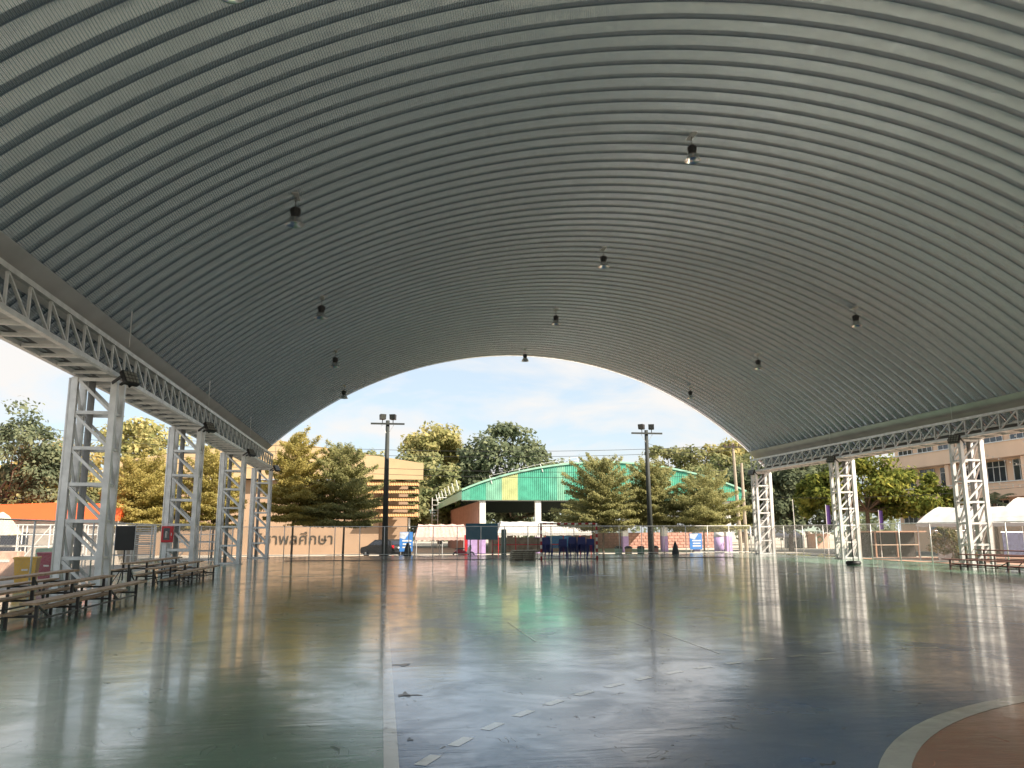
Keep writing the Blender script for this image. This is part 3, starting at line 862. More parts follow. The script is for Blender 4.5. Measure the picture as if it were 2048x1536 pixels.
broad_tree('yellow green tree behind the twin power poles', (63.5, 138, GZ), [(0, 0, 13.5, 7, 6, 6.5), (2, 0, 6, 8, 5, 5)], 14000, .42, L_YEL, .5, G1, clumps=30)
broad_tree('dark tree behind the orange roofed canteen', (-26.0, 61.5, GZ), [(0, 0, 7.9, 3.3, 3, 3.0), (2.6, 0, 5.9, 2.4, 2.4, 2.4), (-2.5, 1, 5, 3, 2.4, 2.4)], 11000, .17, L_DARK, .25, G1, clumps=30, crad=.36)
broad_tree('bright green leafy tree low behind the orange canteen roof', (-23, 63, GZ), [(0, 0, 4.2, 4, 3, 2.6), (3.4, 0, 3.6, 2.6, 2.5, 2.3)], 7000, .18, L_MID, .25, G1)
broad_tree('golden autumn tree beside the dark tree and the first shaded column', (-26.3, 72, GZ), [(0, 0, 6.6, 2.9, 3, 3), (-3, 0, 5, 3, 3, 3)], 7000, .2, L_GOLD, .25, G1)
broad_tree('tall green tree above the cream gable between shaded columns', (-30, 106, GZ), [(0, 0, 12, 5.2, 5, 4.6), (3, 0, 8, 5, 5, 4.2)], 6500, .32, L_YEL, .45, G1)
broad_tree('slim yellow green tree between the second and third shaded columns', (-17.5, 98, GZ), [(0, 0, 10, 3.0, 3, 4.2)], 3000, .3, L_MID, .35, G1)
broad_tree('green tree behind the corner of the cream gable', (-3.5, 112, GZ), [(0, 0, 8.5, 5.5, 5, 4)], 4200, .34, L_MID, .4, G1)
L_MIX = leaf_mat('leaf_mixed_green', (.06, .085, .02), (.15, .18, .045), (.42, .40, .09), .45, .9)  # dark to yellow greens mixed leaf by leaf
G2 = 'trees beyond the sunny side'
broad_tree('leafy sunlit tree between the tyre column and the peach building', (38.6, 60.5, GZ), [(-.6, 0, 5.6, 3.4, 2.6, 3.0), (4, 0, 4.6, 3.6, 2.6, 2.5), (-3.6, .5, 4.6, 2.0, 2, 2.0)], 17000, .19, L_MIX, .22, G2, clumps=34, crad=.36)
broad_tree('dense dark tree behind the tyre column', (41, 78, GZ), [(0, 0, 6.8, 4.4, 3, 3.6), (-4.2, 0, 6.2, 3.4, 3, 3.2), (4.5, 0, 6.6, 4, 3, 3.4), (0, -1, 3.4, 5.5, 3, 2.6)], 22000, .24, L_DARK, .28, G2, clumps=34)
broad_tree('mid green tree seen through the sunlit corner column', (35.8, 82, GZ), [(0, 0, 7, 3.2, 3, 3.2), (1.5, 0, 3.6, 3, 3, 2.4)], 5000, .22, L_MID, .26, G2)
broad_tree('pale tree far behind the low pavilion', (62, 112, GZ), [(0, 0, 9, 7, 5, 6), (-8, 2, 8, 6, 5, 5)], 8000, .34, L_MID, .4, G2)
broad_tree('flowering shrub leaning over the fence before the white tents', (32.2, 42.6, GZ), [(0, 0, 1.15, 1.1, 1.0, .95), (1.0, .4, .7, .8, .8, .6), (-.4, 0, 1.7, .6, .6, .5)], 4500, .085, leaf_mat('leaf_shrub', (.04, .06, .02), (.14, .14, .05), (.34, .24, .14)), .06, G2, 'flowering_shrub', 16, .4, 'shrub')
broad_tree('small leafy shrub at the picture edge beside the white tents', (33.4, 34.2, GZ), [(0, 0, 2.1, .7, .7, .8), (.5, 0, 1.2, .7, .7, .7)], 1500, .1, L_DARK, .06, G2, 'leafy_shrub', 12, .4, 'shrub')
# distant wood closing the horizon
Cs, Ns = [], []
for k in range(150):
    x = -150+k*2.2; yb = 176+18*math.sin(k*.37); hh = 7+3*math.sin(k*.9)+random.random()*2
    g_ = rng.normal(size=(60, 3)); g_ /= np.linalg.norm(g_, axis=1, keepdims=True)
    Cs.append(np.array([x, yb, hh*.45])+g_*np.array([3.2, 3., hh*.55])); Ns.append(g_+rng.normal(size=(60, 3))*.4+np.array([0, 0, .4]))
o = link('distant_woods', leaves_mesh('distant_woods', np.concatenate(Cs), np.concatenate(Ns), .75, L_DARK)); o['kind'] = 'stuff'
tag(o, 'far belt of dark green woods behind everything', 'woods')
# clumps of grass and low plants beyond the far fence
Cs, Ns = [], []
for k in range(260):
    x = rng.uniform(-16, 34); y = rng.uniform(56.2, 60.5); q = 14
    Cs.append(np.c_[x+rng.normal(size=q)*.16, y+rng.normal(size=q)*.16, GZ+rng.uniform(.02, .3, q)]); Ns.append(np.c_[rng.normal(size=(q, 2)), rng.normal(size=q)*.3])
o = link('grass', leaves_mesh('grass', np.concatenate(Cs), np.concatenate(Ns), .12, L_MID, .25)); o['kind'] = 'stuff'

# palm near the peach building
def palm(label, base, h, fl_, nf=16, seed=1):
    r_ = random.Random(seed)
    t = thing('palm_tree', label, 'palm', base, 0, 'palms by the peach building')
    mb = MB(); mb.tube((0, 0, 0), (.1, 0, h), .16, .11, 9, False); link('trunk', mb.mesh('trunk', M_BARK, True), t)
    for k in range(nf):
        a = 2*math.pi*k/nf+r_.random()*.3; el = r_.uniform(.1, 1.1)
        mb = MB(); prev = Vector((.1, 0, h)); d = Vector((math.cos(a)*math.cos(el), math.sin(a)*math.cos(el), math.sin(el)))
        side = Vector((-math.sin(a), math.cos(a), 0))
        for i in range(9):
            p = prev+d*fl_/9; d = (d+Vector((0, 0, -.17))).normalized()
            w = fl_*.24*math.sin((i+1)/9.5*math.pi)
            for sg in (-1, 1):
                q = p+side*sg*w+d*w*.5+Vector((0, 0, -w*.45))
                mb.add([prev, p, q], [(0, 1, 2)])
            prev = p
        link('frond', mb.mesh('frond', L_DARK), t)
    return t
palm('dark palm against the peach building balcony', (54.6, 74, GZ), 6.6, 2.4)
palm('low dark palm clump at the foot of the peach building', (49.5, 60.0, GZ), 4.2, 2.0, 14, 5)
palm('second low palm beside the peach building windows', (50.3, 62.2, GZ), 4.0, 1.9, 14, 8)

# ------------------------------------------------------------------ cream gabled building with Thai lettering
BY = 80
t = thing('cream_building', 'cream gabled hall with tiled louvres and dark Thai lettering', 'building', (0, BY, GZ))
def lz(z): return z-GZ
MB().prism([(-24.3, lz(6.57)), (3.85, lz(6.57)), (3.85, lz(8.15)), (-10.2, lz(10.25)), (-24.3, lz(8.1))], -.6, -.2).obj('gable_fascia', M_YEL, t)
MB().box((-12.3, 14, lz(6.5)/2), (24, 27.2, lz(6.5))).obj('wall', M_TAN, t)
MB().box((1.1, 15, lz(6.5)/2), (2.75, 27, lz(6.5))).obj('end_wall', M_TAN, t)
for s_, x0, x1, z0, z1 in ((0, -24.3, -10.2, 8.1, 10.25), (1, -10.2, 3.85, 10.25, 8.15)):
    MB().add([(x0, -.19, lz(z0)-.02), (x1, -.19, lz(z1)-.02), (x1, 28, lz(z1)-.02), (x0, 28, lz(z0)-.02)], [(0, 1, 2, 3)]).obj('roof_slope', M_STEEL2, t)
# rows of clay tile louvres
for r in range(5):
    z1 = lz(6.35)-r*.74; z0 = z1-.42
    row = MB().box((1.0, -.10, z1-.02), (5.0, .16, .06)).obj('louvre', mat('louvre_frame', (.16, .10, .06), .8), t)
    tm = MB(); n = 6
    pts = [(math.cos(math.pi*i/n)*.11, math.sin(math.pi*i/n)*.06) for i in range(n+1)]
    P = [(x, -.18, z1+zz) for x, zz in pts]+[(x, -.75, z0+zz) for x, zz in pts]
    tm.add(P, [(i, i+1, n+2+i, n+1+i) for i in range(n)])
    tme = tm.mesh('tile', M_TILE)
    for k in range(22): link('tile', tme, row, (-1.42+k*.225, random.uniform(-.01, .01), random.uniform(-.008, .008)))
    MB().add([(-1.5, -.16, z1-.05), (3.5, -.16, z1-.05), (3.5, -.70, z0-.03), (-1.5, -.70, z0-.03)], [(0, 1, 2, 3)]).obj('louvre_back', mat('louvre_frame', (.16, .10, .06), .8), t)
cv = bpy.data.curves.new('lettering', 'FONT'); cv.body = 'วิชาพลศึกษา'; cv.size = 1.45; cv.extrude = .02; cv.resolution_u = 3
tmp = bpy.data.objects.new('lettering_src', cv); COL.objects.link(tmp)
dg = bpy.context.evaluated_depsgraph_get()
lm = bpy.data.meshes.new_from_object(tmp.evaluated_get(dg)); bpy.data.objects.remove(tmp)
lm.materials.clear(); lm.materials.append(mat('letter_paint', (.05, .045, .035), .7))
o = link('lettering', lm, t, (-11.75, .36, lz(.45)), (math.radians(90), 0, 0))
o.scale = (1.0, 1, 1)
MB().tube((2.6, -.05, lz(1.9)), (2.6, -.05, lz(2.9)), .09, .09, 8).obj('wall_lamp', M_WHITE, t)

# ------------------------------------------------------------------ green roofed open hall
HY = 76
t = thing('green_hall', 'open sided hall with faded green corrugated arched gable', 'hall', (0, HY, GZ))
def hz(x):
    u = abs((x-21.4)/14.1); return 8.15-2.5*u**1.9-.25*u**6
x0, x1, pw = 7.3, 35.5, .76
n = int((x1-x0)/pw)
for k in range(n+1):
    xa = x0+k*pw; xb = min(xa+pw, x1)
    if xb-xa < .1: break
    mb = MB()
    nr = 4; w = (xb-xa)/nr
    zb = lz(4.48)
    P, F = [], []
    for j in range(nr):
        for xx, yy in ((xa+j*w, 0), (xa+j*w+w*.62, 0), (xa+j*w+w*.72, -.035), (xa+j*w+w*.9, -.035)):
            P += [(xx, yy, zb), (xx, yy, lz(hz(xx)))]
    P += [(xb, 0, zb), (xb, 0, lz(hz(xb)))]
    F = [(2*i, 2*i+2, 2*i+3, 2*i+1) for i in range(len(P)//2-1)]
    mb.add(P, F)
    mm = M_GRN if random.random() < .6 else mat('green_sheet_faded', (.125, .43, .315), .55, .1, .25, 1.1)
    if k in (4, 26): mm = M_GRN2
    if k in (3, 5, 6, 12, 16, 22, 30): mm = M_GRN3 if k in (5, 6) else M_GRN2
    mb.obj('gable_panel', mm, t)
NB = 40
xs = [x0+(x1-x0)*i/NB for i in range(NB+1)]
mb = MB(); 
P = [(x, y, lz(hz(x))+.06) for y in (-.12, 51) for x in xs]
mb.add(P, [(i, i+1, NB+2+i, NB+1+i) for i in range(NB)]); mb.obj('roof_sheet', M_GTRIM, t)
mb = MB()
for a, b in zip(xs[:-1], xs[1:]): mb.beam((a, -.1, lz(hz(a))+.02), (b, -.1, lz(hz(b))+.02), .10, .16)
mb.obj('verge_trim', M_GTRIM, t)
MB().prism([(x0+.05, lz(4.5))]+[(x, lz(hz(x))-.03) for x in xs[1:-1]]+[(x1-.05, lz(4.5))], 50, 50.1).obj('rear_gable', mat('dark_sheet', (.05, .055, .055), .8), t)
MB().box((x0+.06, 25.5, lz(4.95)), (.12, 50.8, .75)).obj('eave_fascia', M_GTRIM, t)
MB().box((21.4, .2, lz(4.44)), (28.2, .12, .07)).obj('tie_beam', M_WHITE, t)
mb = MB().box((9.05, 19, lz(4.4)/2), (.12, 36, lz(4.4)))
mb.obj('side_wall', M_PINK, t)
rb = MB().box((8.97, 0, lz(4.4)/2), (.05, .12, lz(4.4)-.02)).mesh('wall_rib', mat('wall_rib_paint', (.50, .30, .25), .8))
for k in range(36): link('wall_rib', rb, t, (0, 1.3+k*1.0, 0))
def pillar(x, y, w=.55):
    p = MB().box((x, y, lz(4.46)/2+.4), (w, w, lz(4.46)-.8)).obj('pillar', M_WHITE, t)
    MB().box((x, y, .78), (w+.02, w+.02, 1.55)).obj('painted_base', M_PURP, p)
for x, y in ((9.3, .45), (14.6, .45), (33.6, .45), (24.2, 4), (25.6, 9), (28.4, 4.2), (30.0, 9), (31.9, 4.5)): pillar(x, y)
# distant pink block wall inside the hall
t2 = thing('pink_block_wall', 'low pink patterned block wall under the green hall', 'wall', (32.5, 98, GZ))
MB().box((0, 0, .95), (22, .2, 1.9)).obj('wall_body', M_PINK, t2)
bl = MB().box((0, -.12, 0), (.62, .06, .26), 0, .02).mesh('block', mat('pink_block', (.55, .30, .24), .8, 0, .2, 3))
for r in range(5):
    for k in range(29): link('block', bl, t2, (-10.6+k*.74+(r % 2)*.3, 0, .22+r*.36))
# light steel struts along the green roof
mb = MB()
for k in range(9):
    y = 2+k*5.0
    mb.beam((7.2, y, lz(5.55)), (6.95, y, lz(6.45)), .06)
    mb.beam((7.25, y+2.2, lz(5.55)), (6.95, y, lz(6.3)), .05)
for x, z in ((9.9, 6.0), (14.8, 7.15), (18.4, 7.85)): mb.beam((x+.25, -.05, lz(z)), (x, -.05, lz(z)+.75), .06)
mb.path([(9.9, -.05, lz(6.75)), (14.8, -.05, lz(7.9)), (18.4, -.05, lz(8.6))], .015, 4); mb.path([(9.95, -.05, lz(6.4)), (14.85, -.05, lz(7.55)), (18.4, -.05, lz(8.3))], .015, 4)
tag(mb.obj('lightning_stays', M_WHITE, None, (0, HY, GZ)), 'white stays and wires standing along the green arched roof', 'roof stays')
# white ladder mast
t = thing('ladder_mast', 'white ladder mast beside the green roof eave', 'mast', (6.0, 100, GZ))
for x in (0, .7): MB().box((x, 0, 3.1), (.07, .07, 6.2)).obj('stile', M_WHITE, t)
rg = MB().box((.35, 0, 0), (.63, .05, .05)).mesh('rung', M_WHITE)
for k in range(10): link('rung', rg, t, (0, 0, .5+k*.6))
MB().box((1.9, 0, 6.2), (2.3, .06, .06)).obj('arm', M_WHITE, t); MB().box((1.9, 0, 5.6), (2.3, .06, .06)).obj('arm', M_WHITE, t)

# ------------------------------------------------------------------ tents and stalls
def awning(name, label, cat, loc, w, d, h0, h1, m, posts=True, rz=0., grp=None, curve=True, mp=None, hip=.14):
    t = thing(name, label, cat, loc, rz, grp)
    n = 40; P = []
    for j in range(7):
        y = -d/2+d*j/6
        for i in range(n+1):
            x = -w/2+w*i/n; u = abs(2*j/6-1)
            z = h0+(h1-h0)*(1-u**1.7 if curve else 1-u) - .07*math.sin(math.pi*((i*4.0/n) % 1.0))*(1-u*.3) + .035*math.sin(i*1.9+j*.8)*(.3+u)
            P.append((x*(1-hip*(1-u**2)), y, z+random.uniform(-.012, .012)))
    F = [(j*(n+1)+i, j*(n+1)+i+1, (j+1)*(n+1)+i+1, (j+1)*(n+1)+i) for j in range(6) for i in range(n)]
    MB().add(P, F).obj('canopy', m, t, smooth=True)
    V, F = [], []
    for i in range(25):
        x = -w/2+w*i/24; V += [(x, -d/2-.005, h0+.0), (x, -d/2-.02, h0-.20-.05*(i % 2))]
    F = [(2*i, 2*i+1, 2*i+3, 2*i+2) for i in range(24)]
    MB().add(V, F).obj('valance', m, t)
    for sgn in (-1, 1):
        MB().add([(sgn*w/2, -d/2+d*j/6, h0-.03) for j in range(7)]+[(sgn*w/2*(1-hip*(1-abs(2*j/6-1)**2)), -d/2+d*j/6, h0+(h1-h0)*(1-abs(2*j/6-1)**1.7)) for j in range(7)],
                 [(j, j+1, 8+j, 7+j) for j in range(6)]).obj('end_flap', m, t, smooth=True)
    if posts:
        pm_ = MB().tube((0, 0, 0), (0, 0, h0), .035, .035, 8).mesh('post', mp or M_STEEL)
        for x in (-w/2+.1, 0, w/2-.1):
            for y in (-d/2+.05, d/2-.05): link('post', pm_, t, (x, y, 0))
    return t
awning('market_tent', 'long white tent with scalloped edge before the green hall', 'tent', (13.7, 70.5, GZ), 8.2, 4, 1.95, 2.95, M_TENT, grp='tents beyond the far fence', mp=M_RED)
awning('market_tent', 'faded pink rounded tent beside the parked car', 'tent', (4.9, 69.0, GZ), 4.4, 3.5, 1.6, 2.7, mat('tent_pink', (.58, .40, .35), .85), grp='tents beyond the far fence')
awning('market_tent', 'big wavy white tent behind the flowering shrub', 'tent', (42.8, 50, GZ), 11, 6, 2.5, 3.7, M_TENT, rz=math.radians(-52), grp='white tents on the sunny side')
awning('market_tent', 'higher white tent at the picture edge before the peach building', 'tent', (46.5, 48, GZ), 9, 6, 3.1, 4.3, M_TENT, rz=math.radians(-52), grp='white tents on the sunny side')
awning('market_tent', 'cream rounded tent top behind the bench side fence', 'tent', (-16.9, 37, GZ), 3.0, 3.0, 2.0, 2.9, mat('tent_cream', (.72, .64, .50), .85), grp=None)
# market stalls: red framed booth with striped goods
t = thing('market_stall', 'red framed market stall under the long white tent', 'stall', (13.0, 71.5, GZ))
rp_ = MB().box((0, 0, 1.0), (.08, .08, 2.0)).mesh('post', M_RED)
for x in (-3.6, -1.6, .6, 2.6): link('post', rp_, t, (x, -1.6, 0))
MB().box((-.5, -1.6, .95), (6.3, .06, .08)).obj('rail', M_RED, t); MB().box((-.5, -1.2, .45), (6.2, .7, .06)).obj('counter', mat('stall_board', (.45, .30, .20), .8), t)
MB().box((-.5, .9, .9), (6.3, .05, 1.3)).obj('backdrop', mat('stall_back', (.42, .36, .26), .9, 0, .4, 2), t)
b_ = MB().box((15.4, 70.9, .65), (2.3, .05, 1.05)).obj('blue_banner', mat('banner_blue', (.03, .28, .62), .6)); tag(b_, 'bright blue banner behind the goal and chairs', 'banner')
b_ = MB().box((6.9, 57.0, 1.55), (2.25, .08, 1.12)).obj('board_panel', mat('board_teal', (.02, .12, .19), .5))
b_.name = 'teal_board'; tag(b_, 'dark teal rectangular board standing behind the far fence', 'board')
bp_ = MB().box((0, 0, .74), (.06, .06, 1.5)).mesh('post', M_DARK)
for x in (6.1, 7.7): link('post', bp_, b_, (x, 57.07, -.25))
t = tag(MB().box((8.3, 56, .6), (.32, .32, 2.2), 0, .03).obj('green_post', mat('post_green', (.10, .17, .15), .6)), 'stout dark green post between teal board and white tent', 'post')
t = thing('lavender_pillar', 'lavender and red painted pillar below the teal board', 'pillar', (7.0, 64, GZ))
MB().box((0, 0, .9), (.75, .4, 1.8)).obj('shaft', M_PURP, t); MB().box((-.5, 0, .9), (.22, .38, 1.8)).obj('red_side', M_RED, t)
t = thing('lavender_pillar', 'round topped lavender pillar with white cap near the blue sign', 'pillar', (28.6, 67, GZ))
MB().tube((0, 0, 0), (0, 0, 1.55), .42, .42, 20).obj('shaft', M_PURP, t, smooth=True); MB().tube((0, 0, 1.55), (0, 0, 1.95), .43, .40, 20).obj('cap', M_WHITE, t, smooth=True)
def sign(label, loc, w, h, mcol, bars=True, rz=0.):
    t = thing('info_sign', label, 'sign', loc, rz)
    MB().box((0, 0, h/2+.5), (w, .05, h)).obj('panel', mcol, t)
    if bars:
        for k, (zz, ww) in enumerate(((.55, .7), (.38, .62), (.22, .66))): MB().box((.05*w, -.03, .5+h*zz), (w*ww, .008, h*.075)).obj('text_bar', M_WHITE, t)
        MB().add([(-w*.48, -.029, .5+h*.98), (-w*.48, -.029, .5+h*.70), (-w*.1, -.029, .5+h*.62), (w*.1, -.029, .5+h*.84), (w*.2, -.029, .5+h*.98)], [(0, 1, 2, 3, 4)]).obj('picture', mat('sign_picture', (.55, .60, .68), .6, 0, .4, 3), t)
    pm_ = MB().box((0, .03, .3), (.05, .04, .6)).mesh('leg', M_STEEL)
    for x in (-w*.4, w*.4): link('leg', pm_, t, (x, 0, 0))
    return t
sign('blue and white notice board beside the dark parked car', (1.95, 66.5, GZ), 1.05, 1.55, mat('sign_blue', (.05, .22, .62), .5))
sign('small blue sign with white lines between tree and lavender pillar', (26.6, 67.2, GZ), 1.1, 1.35, mat('sign_blue', (.05, .22, .62), .5))

# litter bins beyond the fence and wheelie bins on the bench side
def litter_bin(label, loc, m, h=.75):
    t = thing('litter_bin', label, 'bin', loc, 0, 'small bins beyond the far fence')
    MB().lathe([(0, 0), (.24, 0), (.29, h), (0, h)], n=16).obj('body', m, t)
    MB().lathe([(.31, h-.02), (.31, h+.05), (.18, h+.16), (0, h+.17)], n=16).obj('lid', M_DARK, t)
litter_bin('pale green litter bin below the tiered tree', (18.2, 62, GZ), mat('bin_mint', (.25, .45, .38), .5))
litter_bin('cream litter bin between two pale green bins', (19.0, 62, GZ), mat('bin_cream', (.60, .48, .28), .5))
litter_bin('dark lidded green litter bin next to the lamp pole', (20.0, 62, GZ), mat('bin_green', (.15, .35, .28), .5))
litter_bin('pink litter bin just past the lamp pole', (21.5, 63, GZ), mat('bin_pink', (.55, .25, .22), .5))
def wheelie(label, loc, m, h, rz=0.):
    t = thing('wheelie_bin', label, 'bin', loc, rz, 'wheelie bins behind the benches')
    P = [(-.24, -.26, .08), (.24, -.26, .08), (.24, .22, .08), (-.24, .22, .08), (-.29, -.34, h), (.29, -.34, h), (.29, .30, h), (-.29, .30, h)]
    MB().add(P, [(3, 2, 1, 0), (4, 5, 6, 7), (0, 1, 5, 4), (1, 2, 6, 5), (2, 3, 7, 6), (3, 0, 4, 7)]).obj('body', m, t)
    MB().box((0, -.02, h+.03), (.64, .70, .06), 0, .02).obj('lid', m, t)
    w_ = MB().tube((-.03, 0, 0), (.03, 0, 0), .09, .09, 14).mesh('wheel', M_BLACK)
    for x in (-.24, .24): link('wheel', w_, t, (x, .24, .09))
    MB().box((0, -.325, h*.62), (.16, .01, .05)).obj('print', M_WHITE, t)
wheelie('yellow wheelie bin behind the nearest benches', (-10.25, 26.2, -.02), mat('bin_yellow', (.75, .42, .02), .45), .80, .2)
wheelie('maroon wheelie bin next to the yellow bin', (-10.1, 27.6, -.02), mat('bin_maroon', (.33, .02, .07), .45), .90, -.1)
structure('side_paving', MB().add([(-26, 5, GZ+.46), (-9.72, 5, GZ+.46), (-9.72, 44, GZ+.46), (-26, 44, GZ+.46)], [(0, 1, 2, 3)]), mat('side_paving', (.36, .33, .29), .9, 0, .2, 1, .3))

# dark cone of sheeting by the far fence
t = thing('folded_parasol', 'dark furled parasol standing by the far fence', 'parasol', (20.1, 54.6, 0))
MB().lathe([(.25, 0.0), (.24, .1), (.17, .45), (.07, .75), (.02, .88), (0, .9)], n=12).obj('cloth', mat('parasol_cloth', (.03, .035, .04), .8), t, smooth=True)
MB().tube((0, 0, .85), (0, 0, 1.05), .012, .012, 6).obj('tip', M_DARK, t)
t = thing('folded_parasol', 'dark covered object beside the parked car by the fence', 'cover', (1.75, 55.9, GZ+.3))
MB().lathe([(.26, -.25), (.27, .2), (.2, .65), (.09, 1.0), (0, 1.05)], n=12).obj('cloth', mat('parasol_cloth', (.03, .035, .04), .8), t, smooth=True)

# ------------------------------------------------------------------ parked car
t = thing('parked_car', 'dark hatchback parked before the cream building, rear lights towards the court', 'car', (.2, 69.5, GZ), math.radians(128))
M_CAR = mat('car_paint', (.006, .006, .008), .4, .0, .1, 1)
body = [(2.05, .32), (2.1, .55), (2.0, .78), (1.05, .95), (-1.95, 1.0), (-2.05, .75), (-2.08, .4), (-1.95, .28), (1.9, .25)]
MB().prism(body, -.86, .86).obj('body', M_CAR, t)
cab = [(1.15, .94), (.35, 1.42), (-1.35, 1.47), (-1.75, 1.32), (-1.98, .98)]
mb = MB(); n = len(cab)
P = [(x, -.84+.0*z, z) for x, z in cab]+[(x, .84, z) for x, z in cab]
P = [(x, y*(1-.22*max(0, z-.95)/.5), z) for x, y, z in P]
mb.add(P, [tuple(range(n)), tuple(range(2*n-1, n-1, -1))]+[(i, n+i, n+i+1, i+1) for i in range(n-1)]); mb.obj('cabin', M_CAR, t)
for sg in (-1, 1):
    MB().add([(x, sg*(.84*(1-.22*max(0, z-.95)/.5)+.006), z) for x, z in ((.95, 1.0), (.33, 1.36), (-1.3, 1.40), (-1.62, 1.28), (-1.75, 1.03))], [(0, 1, 2, 3, 4)]).obj('side_window', M_GLASS, t)
    MB().box((-2.045, sg*.70, .86), (.10, .24, .26), 0, .02).obj('tail_light', mat('tail_red', (.55, .01, .02), .25), t)
MB().add([(-1.785, -.58, 1.31), (-1.785, .58, 1.31), (-2.0, .68, 1.03), (-2.0, -.68, 1.03)], [(0, 1, 2, 3)]).obj('rear_window', M_GLASS, t)
MB().box((-2.085, 0, .80), (.02, .42, .12)).obj('number_plate', M_WHITE, t); MB().box((-2.06, 0, .45), (.12, 1.6, .14), 0, .03).obj('bumper', M_CAR, t)
MB().box((-2.09, 0, .52), (.02, 1.1, .03)).obj('chrome_strip', M_LAMP, t)
wh = MB().lathe([(.12, -.09), (.30, -.10), (.315, -.05), (.315, .05), (.30, .10), (.12, .09)], n=20).mesh('wheel', M_BLACK, True)
ri = MB().lathe([(0, .08), (.19, .085), (.2, .0), (.19, -.085), (0, -.08)], n=14).mesh('rim', M_STEEL)
for x in (1.3, -1.3):
    for y in (-.80, .80):
        w_ = link('wheel', wh, t, (x, y, .315), (math.radians(90), 0, 0)); link('rim', ri, w_)

# ------------------------------------------------------------------ motorbike
t = thing('motorbike', 'red and white motorbike parked behind the far fence', 'motorbike', (5.8, 58.6, GZ+.1), math.radians(20))
wh = MB().lathe([(.19, -.035), (.26, -.04), (.28, 0), (.26, .04), (.19, .035), (.19, -.035)], n=20).mesh('wheel', M_BLACK, True)
for x in (-.6, .6): link('wheel', wh, t, (x, 0, .28), (math.radians(90), 0, 0))
MB().prism([(-.75, .55), (-.45, .72), (.05, .62), (.25, .45), (-.1, .30), (-.5, .40)], -.11, .11).obj('body', mat('bike_red', (.5, .03, .06), .3), t)
MB().prism([(.25, .40), (.42, .85), (.50, .95), (.56, .80), (.40, .35)], -.15, .15).obj('front_shield', M_WHITE, t)
MB().box((-.3, 0, .76), (.65, .22, .08), 0, .03).obj('seat', M_BLACK, t)
MB().tube((.45, 0, .95), (.62, 0, .28), .025, .025, 8).obj('fork', M_STEEL, t); MB().tube((.42, -.30, 1.0), (.42, .30, 1.0), .015, .015, 6).obj('handlebar', M_DARK, t)
MB().lathe([(0, -.07), (.06, -.05), (.075, 0), (.06, .05), (0, .06)], (.53, 0, .97), 12).obj('headlight', M_WHITE, t)

# ------------------------------------------------------------------ light poles with paired floodlights
M_POLE = mat('dark_pole', (.03, .036, .034), .7, 0, .2, 3)
def light_pole(label, x, y, h, tilt, lean=0.):
    t = thing('light_pole', label, 'light pole', (x, y, GZ), 0, 'dark light poles beyond the fence')
    MB().tube((-lean, 0, 0), (0, 0, h), .22, .13, 14).obj('pole', M_POLE, t, smooth=True)
    MB().box((0, -.16, h-.25), (2.35, .10, .12)).obj('crossarm', M_POLE, t)
    for s_, rz in ((-1, tilt[0]), (1, tilt[1])):
        MB().tube((s_*.10, -.12, h-.9), (s_*.42, -.12, h-.33), .015, .015, 6).obj('strut', M_STEEL2, t)
        lampb = MB().add([(-.21, -.14, 0), (.21, -.14, 0), (.17, .16, -.02), (-.17, .16, -.02), (-.21, -.20, .36), (.21, -.20, .36), (.19, .14, .34), (-.19, .14, .34)],
                         [(3, 2, 1, 0), (4, 5, 6, 7), (0, 1, 5, 4), (1, 2, 6, 5), (2, 3, 7, 6), (3, 0, 4, 7)]).obj('floodlight', M_DARK, t, (s_*.37, -.1, h+.06))
        lampb.rotation_euler = (0, 0, rz)
        MB().add([(-.17, -.146, .03), (.17, -.146, .03), (.18, -.204, .33), (-.18, -.204, .33)], [(0, 1, 2, 3)]).obj('lens', mat('lamp_lens', (.06, .065, .06), .2), lampb)
        MB().tube((s_*.37, -.14, h-.2), (s_*.37, -.12, h+.08), .03, .03, 6).obj('bracket', M_DARK, t)
    return t
light_pole('dark light pole with level floodlights before the cream building', .22, 57.2, 9.78, (.35, -.45), 0)
light_pole('dark light pole with tilted floodlights before the green gable', 19.15, 57.2, 9.4, (-.9, -.35), -.08)

def power_pole(label, x, y, h, lean, arm=True):
    t = thing('power_pole', label, 'power pole', (x, y, GZ), 0, 'concrete power poles by the corner')
    MB().tube((0, 0, 0), (lean, 0, h), .17, .11, 8).obj('pole', mat('pole_concrete', (.42, .36, .28), .85), t)
    if arm:
        MB().box((lean+.05, -.13, h-.35), (1.9, .1, .1)).obj('crossarm', M_DARK, t)
        ins = MB().lathe([(0, 0), (.05, 0), (.06, .08), (.035, .12), (.05, .2), (0, .22)], n=8).mesh('insulator', mat('insulator', (.12, .06, .04), .3))
        for k in range(5): link('insulator', ins, t, (lean-.75+k*.4, -.13, h-.3))
    return t
power_pole('leading concrete power pole with crossarm and insulators', 28.3, 62, 9.1, -.25)
power_pole('shorter concrete power pole leaning beside the insulator pole', 28.95, 62.4, 7.5, -.05, False)
